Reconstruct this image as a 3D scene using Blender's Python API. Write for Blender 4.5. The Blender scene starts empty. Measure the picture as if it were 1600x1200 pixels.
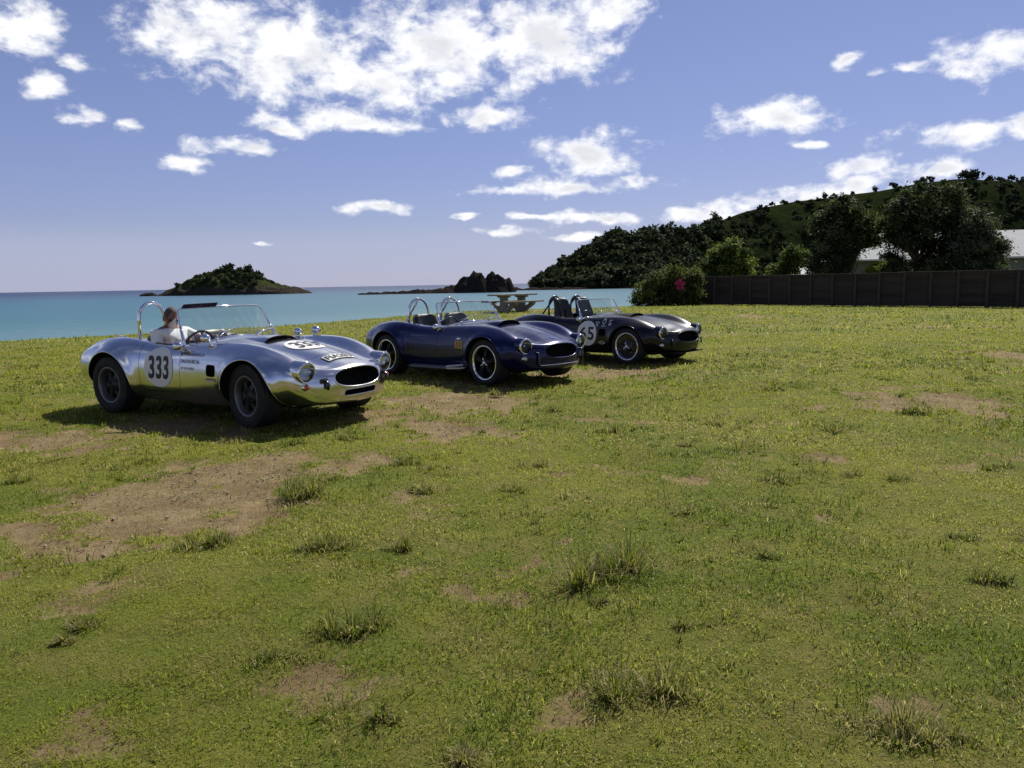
import bpy, bmesh, math, random
import numpy as np
from mathutils import Vector, Matrix
from mathutils.bvhtree import BVHTree

R = math.radians
scene = bpy.context.scene
COL = scene.collection

# ---------------------------------------------------------------- camera
cam_d = bpy.data.cameras.new("camera")
cam_d.sensor_width = 36.0
cam_d.lens = 27.0
cam_d.clip_start = 0.05
cam_d.clip_end = 60000
camera = bpy.data.objects.new("camera", cam_d)
COL.objects.link(camera)
PITCH, ROLL = R(7.4387), R(1.0026)
camera.matrix_world = (Matrix.Translation((0, 0, 1.43)) @ Matrix.Rotation(math.pi / 2 - PITCH, 4, 'X')
                       @ Matrix.Rotation(-ROLL, 4, 'Z'))
scene.camera = camera

# ---------------------------------------------------------------- sun, sky, exposure
SUN_AZ, SUN_EL = R(30.5), R(50.5)      # azimuth clockwise from +Y
sun_d = bpy.data.lights.new("sun", 'SUN')
sun_d.energy = 5.0
sun_d.angle = R(0.53)
sun_d.color = (1.0, 0.955, 0.87)
sun = bpy.data.objects.new("sun", sun_d)
COL.objects.link(sun)
to_sun = Vector((math.sin(SUN_AZ) * math.cos(SUN_EL), math.cos(SUN_AZ) * math.cos(SUN_EL), math.sin(SUN_EL)))
sun.rotation_euler = to_sun.to_track_quat('Z', 'Y').to_euler()

scene.view_settings.view_transform = 'Standard'
scene.view_settings.look = 'None'
scene.view_settings.exposure = 0.35
scene.view_settings.gamma = 1.0
scene.view_settings.use_curve_mapping = False
scene.cycles.max_bounces = 8
scene.cycles.transparent_max_bounces = 12
scene.cycles.sample_clamp_indirect = 6.0

world = bpy.data.worlds.new("World")
scene.world = world
world.use_nodes = True


def build_world():
    nt = world.node_tree
    nt.nodes.clear()
    N, L = nt.nodes.new, nt.links.new

    def math_(op, a, b=None, c=None, clamp=False):
        n = N('ShaderNodeMath')
        n.operation = op
        n.use_clamp = clamp
        for i, v in enumerate((a, b, c)):
            if v is None:
                continue
            if isinstance(v, (int, float)):
                n.inputs[i].default_value = v
            else:
                L(v, n.inputs[i])
        return n.outputs[0]

    def smooth(v, lo, hi):
        n = N('ShaderNodeMapRange')
        n.interpolation_type = 'SMOOTHSTEP'
        L(v, n.inputs['Value'])
        n.inputs['From Min'].default_value = lo
        n.inputs['From Max'].default_value = hi
        return n.outputs[0]

    def mix(fac, a, b):
        n = N('ShaderNodeMix')
        n.data_type = 'RGBA'
        n.clamp_factor = True
        if isinstance(fac, float):
            n.inputs[0].default_value = fac
        else:
            L(fac, n.inputs[0])
        for i, v in ((6, a), (7, b)):
            if isinstance(v, tuple):
                n.inputs[i].default_value = (*v, 1)
            else:
                L(v, n.inputs[i])
        return n.outputs[2]

    out = N('ShaderNodeOutputWorld')
    bg = N('ShaderNodeBackground')
    bg.inputs['Strength'].default_value = 0.061
    L(bg.outputs[0], out.inputs[0])
    sky = N('ShaderNodeTexSky')
    sky.sky_type = 'NISHITA'
    sky.sun_disc = False
    sky.sun_elevation = SUN_EL
    sky.sun_rotation = SUN_AZ
    sky.air_density = 1.0
    sky.dust_density = 0.25
    sky.ozone_density = 3.0
    tint = N('ShaderNodeMix')
    tint.data_type = 'RGBA'
    tint.blend_type = 'MULTIPLY'
    tint.inputs[0].default_value = 1.0
    L(sky.outputs[0], tint.inputs[6])
    tint.inputs[7].default_value = (1.06, 0.90, 1.06, 1)      # the phone's violet-leaning sky
    skyc = tint.outputs[2]

    tc = N('ShaderNodeTexCoord')
    nrm = N('ShaderNodeVectorMath')
    nrm.operation = 'NORMALIZE'
    L(tc.outputs['Generated'], nrm.inputs[0])
    sep = N('ShaderNodeSeparateXYZ')
    L(nrm.outputs[0], sep.inputs[0])
    dx, dy, dz = sep.outputs
    az = math_('ARCTAN2', dx, dy)
    el = math_('ARCSINE', dz)
    uv = N('ShaderNodeCombineXYZ')
    L(az, uv.inputs[0])
    L(el, uv.inputs[1])

    def noise(vec, scale, detail, rough, dist=0.0):
        n = N('ShaderNodeTexNoise')
        n.inputs['Scale'].default_value = scale
        n.inputs['Detail'].default_value = detail
        n.inputs['Roughness'].default_value = rough
        n.inputs['Distortion'].default_value = dist
        L(vec, n.inputs['Vector'])
        return n.outputs[0]

    def stretch(sx, sy, sz=1):
        n = N('ShaderNodeVectorMath')
        n.operation = 'MULTIPLY'
        L(uv.outputs[0], n.inputs[0])
        n.inputs[1].default_value = (sx, sy, sz)
        return n.outputs[0]

    # broken cumulus: banks by bearing and height above the horizon
    banks = [(-.0796, .2834, .1288, .0560), (-.3429, .2854, .0893, .0440), (-.2501, .2679, .1114, .0560),
             (.0472, .2921, .0866, .0560), (.1104, .3170, .0543, .0266), (-.1521, .2432, .0968, .0300),
             (-.4073, .2892, .0304, .0253), (-.5358, .2709, .0419, .0253), (-.4798, .2404, .0151, .0090),
             (-.1927, .2004, .0666, .0136), (-.2842, .1890, .0299, .0072), (-.0263, .2035, .0482, .0148),
             (-.3798, .1515, .0353, .0093), (-.3219, .1696, .0516, .0101), (-.4858, .1898, .0222, .0080),
             (-.4448, .1848, .0145, .0054), (.0978, .1593, .0636, .0272), (.0693, .1216, .1041, .0101),
             (.0047, .1385, .0243, .0062), (-.1578, .0993, .0440, .0086), (.3311, .1871, .0633, .0202),
             (.3592, .1543, .0155, .0057), (.4058, .2415, .0167, .0079), (.4777, .2273, .0249, .0065),
             (.5437, .2324, .0427, .0197), (.5184, .1525, .0589, .0133), (.5712, .1532, .0225, .0141),
             (.4203, .1269, .0360, .0135), (.4892, .1180, .0342, .0090), (.4211, .1055, .0330, .0120),
             (.3624, .0959, .0800, .0130), (.2440, .0809, .0600, .0125), (.1095, .0828, .0700, .0085),
             (.0282, .0846, .0408, .0048), (-.0047, .0677, .0368, .0064), (.0769, .0573, .0325, .0056),
             (-.5293, .2130, .0211, .0140), (-.0616, .0845, .0130, .0032), (-.2989, .0597, .0120, .0031),
             (.70, .20, .09, .03), (.85, .11, .10, .015), (-.75, .17, .10, .025), (-.80, .30, .12, .04),
             (-.2, .42, .25, .06), (.35, .40, .12, .04), (.75, .36, .15, .05)]
    # warp the bearings so that no bank keeps a regular outline
    wn = N('ShaderNodeTexNoise')
    wn.inputs['Scale'].default_value = 11.0
    wn.inputs['Detail'].default_value = 4.0
    L(stretch(1, 2.2), wn.inputs['Vector'])
    ws = N('ShaderNodeVectorMath')
    ws.operation = 'MULTIPLY_ADD'
    L(wn.outputs['Color'], ws.inputs[0])
    ws.inputs[1].default_value = (.10, .036, 0)
    ws.inputs[2].default_value = (-.05, -.018, 0)
    wuv = N('ShaderNodeVectorMath')
    wuv.operation = 'ADD'
    L(uv.outputs[0], wuv.inputs[0])
    L(ws.outputs[0], wuv.inputs[1])
    acc = None
    for (a, e, ra, re) in banks:
        m = N('ShaderNodeMapping')
        m.vector_type = 'POINT'
        m.inputs['Scale'].default_value = (1 / ra, 1 / re, 1)
        m.inputs['Location'].default_value = (-a / ra, -e / re, 0)
        L(wuv.outputs[0], m.inputs['Vector'])
        ln = N('ShaderNodeVectorMath')
        ln.operation = 'LENGTH'
        L(m.outputs[0], ln.inputs[0])
        v = math_('SUBTRACT', 1.0, ln.outputs['Value'])
        acc = v if acc is None else math_('SMOOTH_MAX', acc, v, 0.25)
    # beyond the placed banks the same broken cumulus carries on round and overhead
    pl = N('ShaderNodeVectorMath')
    pl.operation = 'SCALE'
    L(nrm.outputs[0], pl.inputs[0])
    L(math_('DIVIDE', 1.0, math_('ADD', math_('MAXIMUM', dz, 0.0), 0.16)), pl.inputs['Scale'])
    gen = math_('MULTIPLY', math_('SUBTRACT', noise(pl.outputs[0], 1.15, 3.0, 0.5), 0.60), 5.0)
    front = math_('MULTIPLY', smooth(math_('ABSOLUTE', az), 0.70, 0.62), smooth(el, 0.36, 0.30))
    gen = math_('SUBTRACT', gen, math_('MULTIPLY', front, 6.0))
    acc = math_('SMOOTH_MAX', acc, gen, 0.2)
    acc = math_('MINIMUM', math_('ADD', acc, 0.13), 0.9)

    n1 = noise(stretch(1, 1.5), 22.0, 7.0, 0.60, 0.25)
    n2 = noise(stretch(1, 1.5), 60.0, 5.0, 0.6, 0.0)
    wob = math_('ADD', math_('MULTIPLY', math_('SUBTRACT', n1, 0.5), 2.9),
                math_('MULTIPLY', math_('SUBTRACT', n2, 0.5), 1.05))
    dens = math_('ADD', acc, wob)
    mask = smooth(dens, -0.15, 0.95)
    thick = smooth(math_('ADD', acc, math_('MULTIPLY', wob, 0.35)), 0.42, 1.05)
    n3 = noise(stretch(1, 1.4), 14.0, 4.0, 0.5)
    grey = math_('MULTIPLY', thick, smooth(n3, 0.40, 0.62))
    cloud = mix(grey, (14.2, 14.2, 14.3), (10.2, 10.3, 10.8))
    # deeper blue at middling heights, pale veil of vapour low over the sea
    skyc = mix(math_('MULTIPLY', smooth(el, 0.50, 0.12), 0.38), skyc, (3.1, 4.2, 8.6))
    veil = smooth(el, 0.085, 0.045)
    skyc = mix(math_('MULTIPLY', veil, 0.62), skyc, (5.7, 6.3, 8.5))
    col = mix(math_('MULTIPLY', mask, 0.97), skyc, cloud)
    L(col, bg.inputs['Color'])


build_world()

# ---------------------------------------------------------------- helpers
rng = np.random.default_rng(11)


def tag(o, label=None, cat=None, group=None, kind=None):
    if label: o['label'] = label
    if cat: o['category'] = cat
    if group: o['group'] = group
    if kind: o['kind'] = kind
    return o


def empty(name, loc=(0, 0, 0), rz=0.0):
    o = bpy.data.objects.new(name, None)
    COL.objects.link(o)
    o.location = loc
    o.rotation_euler = (0, 0, rz)
    o.empty_display_size = 0.3
    return o


def link(name, me, mats=None, parent=None):
    o = bpy.data.objects.new(name, me)
    COL.objects.link(o)
    if mats is not None:
        for m in (mats if isinstance(mats, (list, tuple)) else [mats]):
            me.materials.append(m)
    if parent is not None:
        o.parent = parent
    return o


def mesh_np(name, verts, faces, smooth=False, face_mat=None):
    """verts (n,3); faces: (m,3) or (m,4) array or python list"""
    me = bpy.data.meshes.new(name)
    verts = np.asarray(verts, dtype=np.float32)
    if isinstance(faces, np.ndarray):
        k = faces.shape[1]
        me.vertices.add(len(verts))
        me.vertices.foreach_set('co', verts.ravel())
        me.loops.add(faces.size)
        me.loops.foreach_set('vertex_index', faces.astype(np.int32).ravel())
        me.polygons.add(len(faces))
        me.polygons.foreach_set('loop_start', np.arange(0, faces.size, k, dtype=np.int32))
        me.update(calc_edges=True)
    else:
        me.from_pydata([tuple(v) for v in verts.tolist()], [], faces)
        me.update()
    if smooth:
        me.polygons.foreach_set('use_smooth', np.ones(len(me.polygons), dtype=bool))
    if face_mat is not None:
        me.polygons.foreach_set('material_index', np.asarray(face_mat, dtype=np.int32))
    return me


class MB:
    """collects simple shapes and links them as one mesh object"""
    def __init__(self):
        self.v, self.f, self.s = [], [], []

    def add(self, vs, fs, smooth=True):
        o = len(self.v)
        self.v += [tuple(p) for p in vs]
        self.f += [tuple(i + o for i in f) for f in fs]
        self.s += [smooth] * len(fs)
        return self

    def box(self, c, s, rz=0.0, bev=0.0, rot=None):
        x, y, z = s[0] / 2, s[1] / 2, s[2] / 2
        M = rot if rot is not None else Matrix.Rotation(rz, 3, 'Z')
        c = Vector(c)
        if bev <= 0:
            vs = [c + M @ Vector((a * x, b * y, d * z)) for a in (-1, 1) for b in (-1, 1) for d in (-1, 1)]
            return self.add(vs, [(0, 1, 3, 2), (4, 6, 7, 5), (0, 4, 5, 1), (2, 3, 7, 6), (0, 2, 6, 4), (1, 5, 7, 3)], False)
        bm = bmesh.new()
        bmesh.ops.create_cube(bm, size=1.0)
        for v in bm.verts:
            v.co = Vector((v.co.x * s[0], v.co.y * s[1], v.co.z * s[2]))
        bmesh.ops.bevel(bm, geom=bm.edges[:], offset=bev, segments=2, profile=0.6, affect='EDGES')
        bm.verts.index_update()
        vs = [c + M @ v.co for v in bm.verts]
        fs = [[v.index for v in f.verts] for f in bm.faces]
        bm.free()
        return self.add(vs, fs, False)

    def tube(self, pts, rad, n=8, closed=False, caps=True):
        pts = [Vector(p) for p in pts]
        m = len(pts)
        rads = rad if isinstance(rad, (list, tuple)) else [rad] * m
        vs, fs = [], []
        prev = None
        for i, p in enumerate(pts):
            if closed:
                t = (pts[(i + 1) % m] - pts[i - 1])
            else:
                t = pts[min(i + 1, m - 1)] - pts[max(i - 1, 0)]
            if t.length < 1e-9:
                t = Vector((0, 0, 1))
            t.normalize()
            if prev is None:
                a = Vector((0, 0, 1)) if abs(t.z) < 0.9 else Vector((1, 0, 0))
                u = t.cross(a).normalized()
            else:
                u = (prev - t * prev.dot(t)).normalized()
            prev = u
            w = t.cross(u)
            for k in range(n):
                an = 2 * math.pi * k / n
                vs.append(p + (u * math.cos(an) + w * math.sin(an)) * rads[i])
        for i in range(m if closed else m - 1):
            j = (i + 1) % m
            for k in range(n):
                l = (k + 1) % n
                fs.append((i * n + k, i * n + l, j * n + l, j * n + k))
        self.add(vs, fs, True)
        if caps and not closed:
            o = len(self.v) - len(vs)
            self.f.append(tuple(o + k for k in reversed(range(n))))
            self.s.append(False)
            self.f.append(tuple(o + (m - 1) * n + k for k in range(n)))
            self.s.append(False)
        return self

    def lathe(self, prof, n=48, axis='Y', c=(0, 0, 0)):
        """prof: list of (radius, offset along axis)"""
        vs, fs = [], []
        c = Vector(c)
        for (r, h) in prof:
            for k in range(n):
                a = 2 * math.pi * k / n
                if axis == 'Y':
                    vs.append(c + Vector((r * math.cos(a), h, r * math.sin(a))))
                elif axis == 'X':
                    vs.append(c + Vector((h, r * math.cos(a), r * math.sin(a))))
                else:
                    vs.append(c + Vector((r * math.cos(a), r * math.sin(a), h)))
        for i in range(len(prof) - 1):
            for k in range(n):
                l = (k + 1) % n
                fs.append((i * n + k, (i + 1) * n + k, (i + 1) * n + l, i * n + l))
        return self.add(vs, fs, True)

    def ball(self, c, r, seg=12, rings=8, M=None):
        c = Vector(c)
        r = r if isinstance(r, (tuple, list)) else (r, r, r)
        vs, fs = [], []
        for i in range(rings + 1):
            t = math.pi * i / rings
            for k in range(seg):
                a = 2 * math.pi * k / seg
                p = Vector((r[0] * math.sin(t) * math.cos(a), r[1] * math.sin(t) * math.sin(a), r[2] * math.cos(t)))
                vs.append(c + (M @ p if M is not None else p))
        for i in range(rings):
            for k in range(seg):
                l = (k + 1) % seg
                fs.append((i * seg + k, (i + 1) * seg + k, (i + 1) * seg + l, i * seg + l))
        return self.add(vs, fs, True)

    def xform(self, M):
        self.v = [tuple(M @ Vector(p)) for p in self.v]
        return self

    def mesh(self, name):
        me = bpy.data.meshes.new(name)
        me.from_pydata(self.v, [], self.f)
        me.polygons.foreach_set('use_smooth', self.s)
        bm = bmesh.new()
        bm.from_mesh(me)
        bmesh.ops.remove_doubles(bm, verts=bm.verts, dist=1e-5)
        bmesh.ops.recalc_face_normals(bm, faces=bm.faces)
        bm.to_mesh(me)
        bm.free()
        me.update()
        return me

    def build(self, name, mat=None, parent=None):
        return link(name, self.mesh(name), mat, parent)


# ---- value noise in numpy
_perm = np.random.default_rng(3).random((256, 256))


def vnoise(x, y):
    xi, yi = np.floor(x).astype(int), np.floor(y).astype(int)
    fx, fy = x - xi, y - yi
    fx, fy = fx * fx * (3 - 2 * fx), fy * fy * (3 - 2 * fy)
    g = lambda a, b: _perm[a % 256, b % 256]
    return ((g(xi, yi) * (1 - fx) + g(xi + 1, yi) * fx) * (1 - fy)
            + (g(xi, yi + 1) * (1 - fx) + g(xi + 1, yi + 1) * fx) * fy)


def fbm(x, y, oct=4, rough=0.5):
    s, a, t = 0.0, 1.0, 0.0
    for i in range(oct):
        s = s + a * vnoise(x * 2 ** i + 17.3 * i, y * 2 ** i - 9.1 * i)
        t += a
        a *= rough
    return s / t


# ---------------------------------------------------------------- materials
def principled(name, col, rough=0.5, metal=0.0, spec=0.5, coat=0.0, coat_rough=0.03, bump=None, var=None,
               transmission=0.0, ior=1.45, alpha=1.0, emit=None):
    """bump=(scale, strength, distance); var=(scale, other colour, lo, hi) mottles the colour"""
    m = bpy.data.materials.new(name)
    m.use_nodes = True
    nt = m.node_tree
    b = nt.nodes['Principled BSDF']
    b.inputs['Base Color'].default_value = (*col, 1)
    b.inputs['Roughness'].default_value = rough
    b.inputs['Metallic'].default_value = metal
    b.inputs['Specular IOR Level'].default_value = spec
    b.inputs['Coat Weight'].default_value = coat
    b.inputs['Coat Roughness'].default_value = coat_rough
    b.inputs['Transmission Weight'].default_value = transmission
    b.inputs['IOR'].default_value = ior
    b.inputs['Alpha'].default_value = alpha
    tc = nt.nodes.new('ShaderNodeTexCoord')
    if var:
        n = nt.nodes.new('ShaderNodeTexNoise')
        n.inputs['Scale'].default_value = var[0]
        n.inputs['Detail'].default_value = 6
        n.inputs['Roughness'].default_value = 0.62
        nt.links.new(tc.outputs['Object'], n.inputs['Vector'])
        mr = nt.nodes.new('ShaderNodeMapRange')
        mr.inputs['From Min'].default_value = var[2]
        mr.inputs['From Max'].default_value = var[3]
        nt.links.new(n.outputs[0], mr.inputs['Value'])
        mx = nt.nodes.new('ShaderNodeMix')
        mx.data_type = 'RGBA'
        nt.links.new(mr.outputs[0], mx.inputs[0])
        mx.inputs[6].default_value = (*col, 1)
        mx.inputs[7].default_value = (*var[1], 1)
        nt.links.new(mx.outputs[2], b.inputs['Base Color'])
    if bump:
        n = nt.nodes.new('ShaderNodeTexNoise')
        n.inputs['Scale'].default_value = bump[0]
        n.inputs['Detail'].default_value = 4
        nt.links.new(tc.outputs['Object'], n.inputs['Vector'])
        bp = nt.nodes.new('ShaderNodeBump')
        bp.inputs['Strength'].default_value = bump[1]
        bp.inputs['Distance'].default_value = bump[2]
        nt.links.new(n.outputs[0], bp.inputs['Height'])
        nt.links.new(bp.outputs[0], b.inputs['Normal'])
    return m


def thin_glass(name, tint=(0.93, 0.97, 0.95), rough=0.0, sheen_film=0.0):
    m = bpy.data.materials.new(name)
    m.use_nodes = True
    nt = m.node_tree
    nt.nodes.clear()
    o = nt.nodes.new('ShaderNodeOutputMaterial')
    mx = nt.nodes.new('ShaderNodeMixShader')
    fr = nt.nodes.new('ShaderNodeFresnel')
    fr.inputs['IOR'].default_value = 1.5
    tr = nt.nodes.new('ShaderNodeBsdfTransparent')
    tr.inputs[0].default_value = (*tint, 1)
    gl = nt.nodes.new('ShaderNodeBsdfGlossy')
    gl.inputs['Roughness'].default_value = rough
    nt.links.new(fr.outputs[0], mx.inputs[0])
    nt.links.new(tr.outputs[0], mx.inputs[1])
    nt.links.new(gl.outputs[0], mx.inputs[2])
    if sheen_film > 0:                                           # added pale streaky film imitating bright reflections in the pane
        df = nt.nodes.new('ShaderNodeBsdfTranslucent')
        df.inputs[0].default_value = (.8, .8, .8, 1)
        n = nt.nodes.new('ShaderNodeTexNoise')
        n.inputs['Scale'].default_value = 3.0
        n.inputs['Detail'].default_value = 5.0
        tc = nt.nodes.new('ShaderNodeTexCoord')
        mp = nt.nodes.new('ShaderNodeMapping')
        mp.inputs['Scale'].default_value = (1, 4, 1)
        nt.links.new(tc.outputs['Object'], mp.inputs['Vector'])
        nt.links.new(mp.outputs[0], n.inputs['Vector'])
        mr = nt.nodes.new('ShaderNodeMapRange')
        mr.inputs[1].default_value, mr.inputs[2].default_value = .35, .70
        mr.inputs[3].default_value, mr.inputs[4].default_value = sheen_film * .4, sheen_film * 1.8
        nt.links.new(n.outputs[0], mr.inputs[0])
        m2 = nt.nodes.new('ShaderNodeMixShader')
        nt.links.new(mr.outputs[0], m2.inputs[0])
        nt.links.new(mx.outputs[0], m2.inputs[1])
        nt.links.new(df.outputs[0], m2.inputs[2])
        nt.links.new(m2.outputs[0], o.inputs[0])
    else:
        nt.links.new(mx.outputs[0], o.inputs[0])
    return m


M = {}
M['aluminium'] = principled('polished_aluminium', (0.68, 0.69, 0.72), 0.175, 1.0, bump=(5.0, 0.05, 0.02),
                            var=(6.0, (0.56, 0.57, 0.60), 0.45, 0.75))
M['blue'] = principled('dark_blue_paint', (0.004, 0.007, 0.060), 0.25, 0.40, spec=0.3, coat=0.5)
M['charcoal'] = principled('charcoal_paint', (0.009, 0.009, 0.014), 0.30, 0.35, spec=0.3, coat=0.42, coat_rough=0.05)
M['chrome'] = principled('chrome', (0.82, 0.82, 0.84), 0.05, 1.0)
M['steel'] = principled('brushed_steel', (0.45, 0.45, 0.46), 0.28, 1.0)
M['magnesium'] = principled('grey_magnesium', (0.045, 0.045, 0.045), 0.5, 0.6, var=(20, (0.025, 0.025, 0.025), .4, .7))
M['lip_grey'] = principled('grey_rim_lip', (0.15, 0.15, 0.15), 0.45, 0.7)
M['rubber'] = principled('tyre_rubber', (0.018, 0.018, 0.018), 0.75, spec=0.3, bump=(60, 0.25, 0.004), var=(8, (0.04, 0.036, 0.03), .5, .8))
M['dull_steel'] = principled('dull_exhaust_steel', (0.10, 0.10, 0.105), 0.42, 0.9)
M['black'] = principled('matt_black', (0.012, 0.012, 0.012), 0.8, spec=0.2)
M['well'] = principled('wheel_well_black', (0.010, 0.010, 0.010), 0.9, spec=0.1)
M['gloss_black'] = principled('gloss_black', (0.012, 0.012, 0.013), 0.25, coat=0.5)
M['leather'] = principled('black_leather', (0.016, 0.016, 0.017), 0.42, spec=0.5, bump=(90, 0.2, 0.003))
M['seat_blue'] = principled('dark_blue_seat_cloth', (0.012, 0.018, 0.045), 0.6)
M['decal_white'] = principled('white_vinyl', (0.72, 0.72, 0.70), 0.35)
M['decal_grey'] = principled('pale_grey_vinyl', (0.42, 0.42, 0.43), 0.4)
M['decal_black'] = principled('black_vinyl', (0.012, 0.012, 0.012), 0.4)
M['decal_red'] = principled('red_vinyl', (0.35, 0.03, 0.03), 0.4)
M['gold'] = principled('gold_mesh', (0.42, 0.25, 0.07), 0.4, 0.35)
M['orange_lamp'] = principled('orange_lamp_glass', (0.45, 0.05, 0.01), 0.12, coat=1.0)
M['clear_lamp'] = principled('clear_lamp_glass', (0.55, 0.56, 0.58), 0.1, 0.6, coat=1.0)
M['glass'] = thin_glass('windscreen_glass', sheen_film=0.10)
M['lens'] = thin_glass('headlight_glass', (0.9, 0.93, 0.95))
M['visor'] = principled('violet_tinted_visor', (0.02, 0.008, 0.03), 0.12, coat=1.0)
M['skin'] = principled('skin', (0.25, 0.125, 0.085), 0.5, spec=0.4, var=(25, (0.20, 0.09, 0.065), .45, .7))
M['shirt'] = principled('white_cotton', (0.78, 0.77, 0.76), 0.85, spec=0.2, bump=(18, 0.35, 0.012))
M['trousers'] = principled('dark_trousers', (0.03, 0.035, 0.05), 0.85)
M['hair'] = principled('cropped_grey_hair', (0.07, 0.055, 0.05), 0.8, bump=(160, 0.4, 0.004))
# ---------------------------------------------------------------- roadster
AX = 1.143
WR = 0.325


def sec(x, zb, ys, ym, zm, yc, zc, yv, zv, zt):
    mx = lambda a, b, t: a + (b - a) * t
    return [(x, 0, zb), (x, ys * .5, zb), (x, ys * .9, zb + .005), (x, ys + .01, zb + .05),
            (x, mx(ys, ym, .72), mx(zb, zm, .5)), (x, ym, zm),
            (x, yc + (ym - yc) * .80, mx(zm, zc, .66)), (x, yc, zc),
            (x, mx(yc, yv, .5), mx(zc, zv, .55)), (x, yv, zv), (x, yv * .5, mx(zv, zt, .7)), (x, 0, zt)]


def tail_row(y, dx, top):
    p = [(-1.86, .27), (-1.91, .275), (-1.96, .285), (-2.01, .325), (-2.045, .42), (-2.055, .52), (-2.04, .615), (-1.995, .69)]
    k = [0, .45, .75, .97, 1.0, 1.0, .98, .9]
    r = [(a + dx, y * kk, z) for (a, z), kk in zip(p, k)]
    for (t, kk) in ((.3, .74), (.55, .55), (.8, .28), (1, 0)):
        r.append((r[7][0] + (top[0] - r[7][0]) * t, y * kk, .69 + (top[1] - .69) * t))
    return r


def body_net():
    rows = [tail_row(0, 0, (-1.91, .73)), tail_row(.25, .010, (-1.87, .74)), tail_row(.48, .045, (-1.80, .755)),
            tail_row(.69, .125, (-1.71, .77)),
            sec(-1.62, .245, .66, .79, .50, .60, .805, .33, .78, .787),
            sec(-1.38, .225, .68, .84, .50, .64, .845, .36, .80, .81),
            sec(-1.143, .20, .70, .862, .50, .665, .862, .40, .825, .83),
            sec(-.92, .175, .70, .835, .49, .67, .850, .44, .835, .84),
            sec(-.70, .165, .695, .785, .47, .665, .818, .47, .83, .845),
            sec(-.45, .16, .69, .755, .45, .655, .790, .48, .81, .84),
            sec(-.20, .16, .69, .745, .44, .645, .783, .48, .805, .845),
            sec(.05, .16, .69, .748, .44, .635, .795, .46, .815, .862),
            sec(.30, .16, .69, .762, .45, .635, .815, .43, .815, .868),
            sec(.58, .165, .69, .79, .47, .638, .835, .415, .80, .855),
            sec(.86, .175, .69, .825, .49, .64, .848, .40, .775, .832),
            sec(1.143, .19, .69, .842, .50, .635, .832, .385, .735, .795),
            sec(1.36, .205, .67, .828, .49, .62, .782, .37, .695, .752),
            sec(1.54, .215, .63, .785, .48, .60, .715, .355, .65, .710),
            [(1.68, 0, .225), (1.68, .28, .225), (1.68, .52, .23), (1.69, .60, .275), (1.70, .655, .37), (1.695, .685, .47),
             (1.685, .66, .57), (1.675, .575, .645), (1.685, .46, .622), (1.69, .345, .608), (1.69, .18, .648), (1.69, 0, .662)],
            [(1.77, 0, .22), (1.775, .24, .22), (1.78, .42, .225), (1.80, .49, .26), (1.80, .535, .36), (1.79, .55, .45),
             (1.77, .53, .535), (1.765, .47, .590), (1.78, .40, .596), (1.785, .31, .602), (1.785, .16, .628), (1.78, 0, .638)],
            [(1.83, 0, .22), (1.835, .17, .22), (1.84, .29, .225), (1.875, .335, .255), (1.895, .355, .34), (1.895, .36, .43),
             (1.885, .355, .505), (1.865, .32, .562), (1.862, .27, .582), (1.858, .21, .595), (1.85, .11, .610), (1.845, 0, .617)],
            [(1.86, 0, .22), (1.865, .08, .22), (1.875, .14, .225), (1.91, .17, .255), (1.935, .178, .34), (1.94, .18, .43),
             (1.93, .178, .505), (1.908, .16, .555), (1.902, .13, .572), (1.894, .10, .583), (1.885, .05, .592), (1.88, 0, .597)],
            [(1.87, 0, .22), (1.875, 0, .221), (1.885, 0, .226), (1.922, 0, .256), (1.947, 0, .34), (1.952, 0, .43),
             (1.942, 0, .505), (1.92, 0, .552), (1.912, 0, .567), (1.905, 0, .577), (1.895, 0, .586), (1.89, 0, .590)]]
    return np.array(rows, float)


def bspline_body(nr=9, nc=8):
    half = body_net()                                     # R,12,3
    mir = half[:, 10:0:-1].copy()
    mir[:, :, 1] *= -1
    net = np.concatenate([half, mir], 1)                  # ring of 22
    C = net.shape[1]
    swap = [0] + [C - j for j in range(1, C)]

    def padded(P):
        a = P[1][swap]
        b = P[-2][swap]
        return np.concatenate([a[None], P, b[None]], 0)

    ctrl = net.copy()
    for _ in range(2):                                    # lean the control net out so the skin passes the stations
        q = padded(ctrl)
        s = (q[:-2] + 4 * q[1:-1] + q[2:]) / 6
        s = (np.roll(s, 1, 1) + 4 * s + np.roll(s, -1, 1)) / 6
        ctrl = ctrl + 0.8 * (net - s)
    q = padded(ctrl)
    B = lambda t: np.stack([(1 - t) ** 3, 3 * t ** 3 - 6 * t ** 2 + 4, -3 * t ** 3 + 3 * t ** 2 + 3 * t + 1, t ** 3], -1) / 6
    Rn = net.shape[0]
    rows = []
    for i in range(Rn - 1):
        for t in (np.arange(nr) / nr if i < Rn - 2 else np.arange(nr + 1) / nr):
            rows.append(np.tensordot(B(t), q[i:i + 4], 1))
    S = np.array(rows)
    cols = []
    for j in range(C):
        idx = [(j - 1) % C, j, (j + 1) % C, (j + 2) % C]
        for t in np.arange(nc) / nc:
            cols.append(np.tensordot(S[:, idx], B(t), axes=([1], [0])))
    return np.stack(cols, 1)                              # (rows, cols, 3)


ARCH = [(AX, WR + .005, .368), (-AX, WR + .01, .378)]


def rbox(a, b, ca, cb, ha, hb, r):
    qa, qb = abs(a - ca) - ha + r, abs(b - cb) - hb + r
    return math.hypot(max(qa, 0), max(qb, 0)) + min(max(qa, qb), 0) - r


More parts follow.
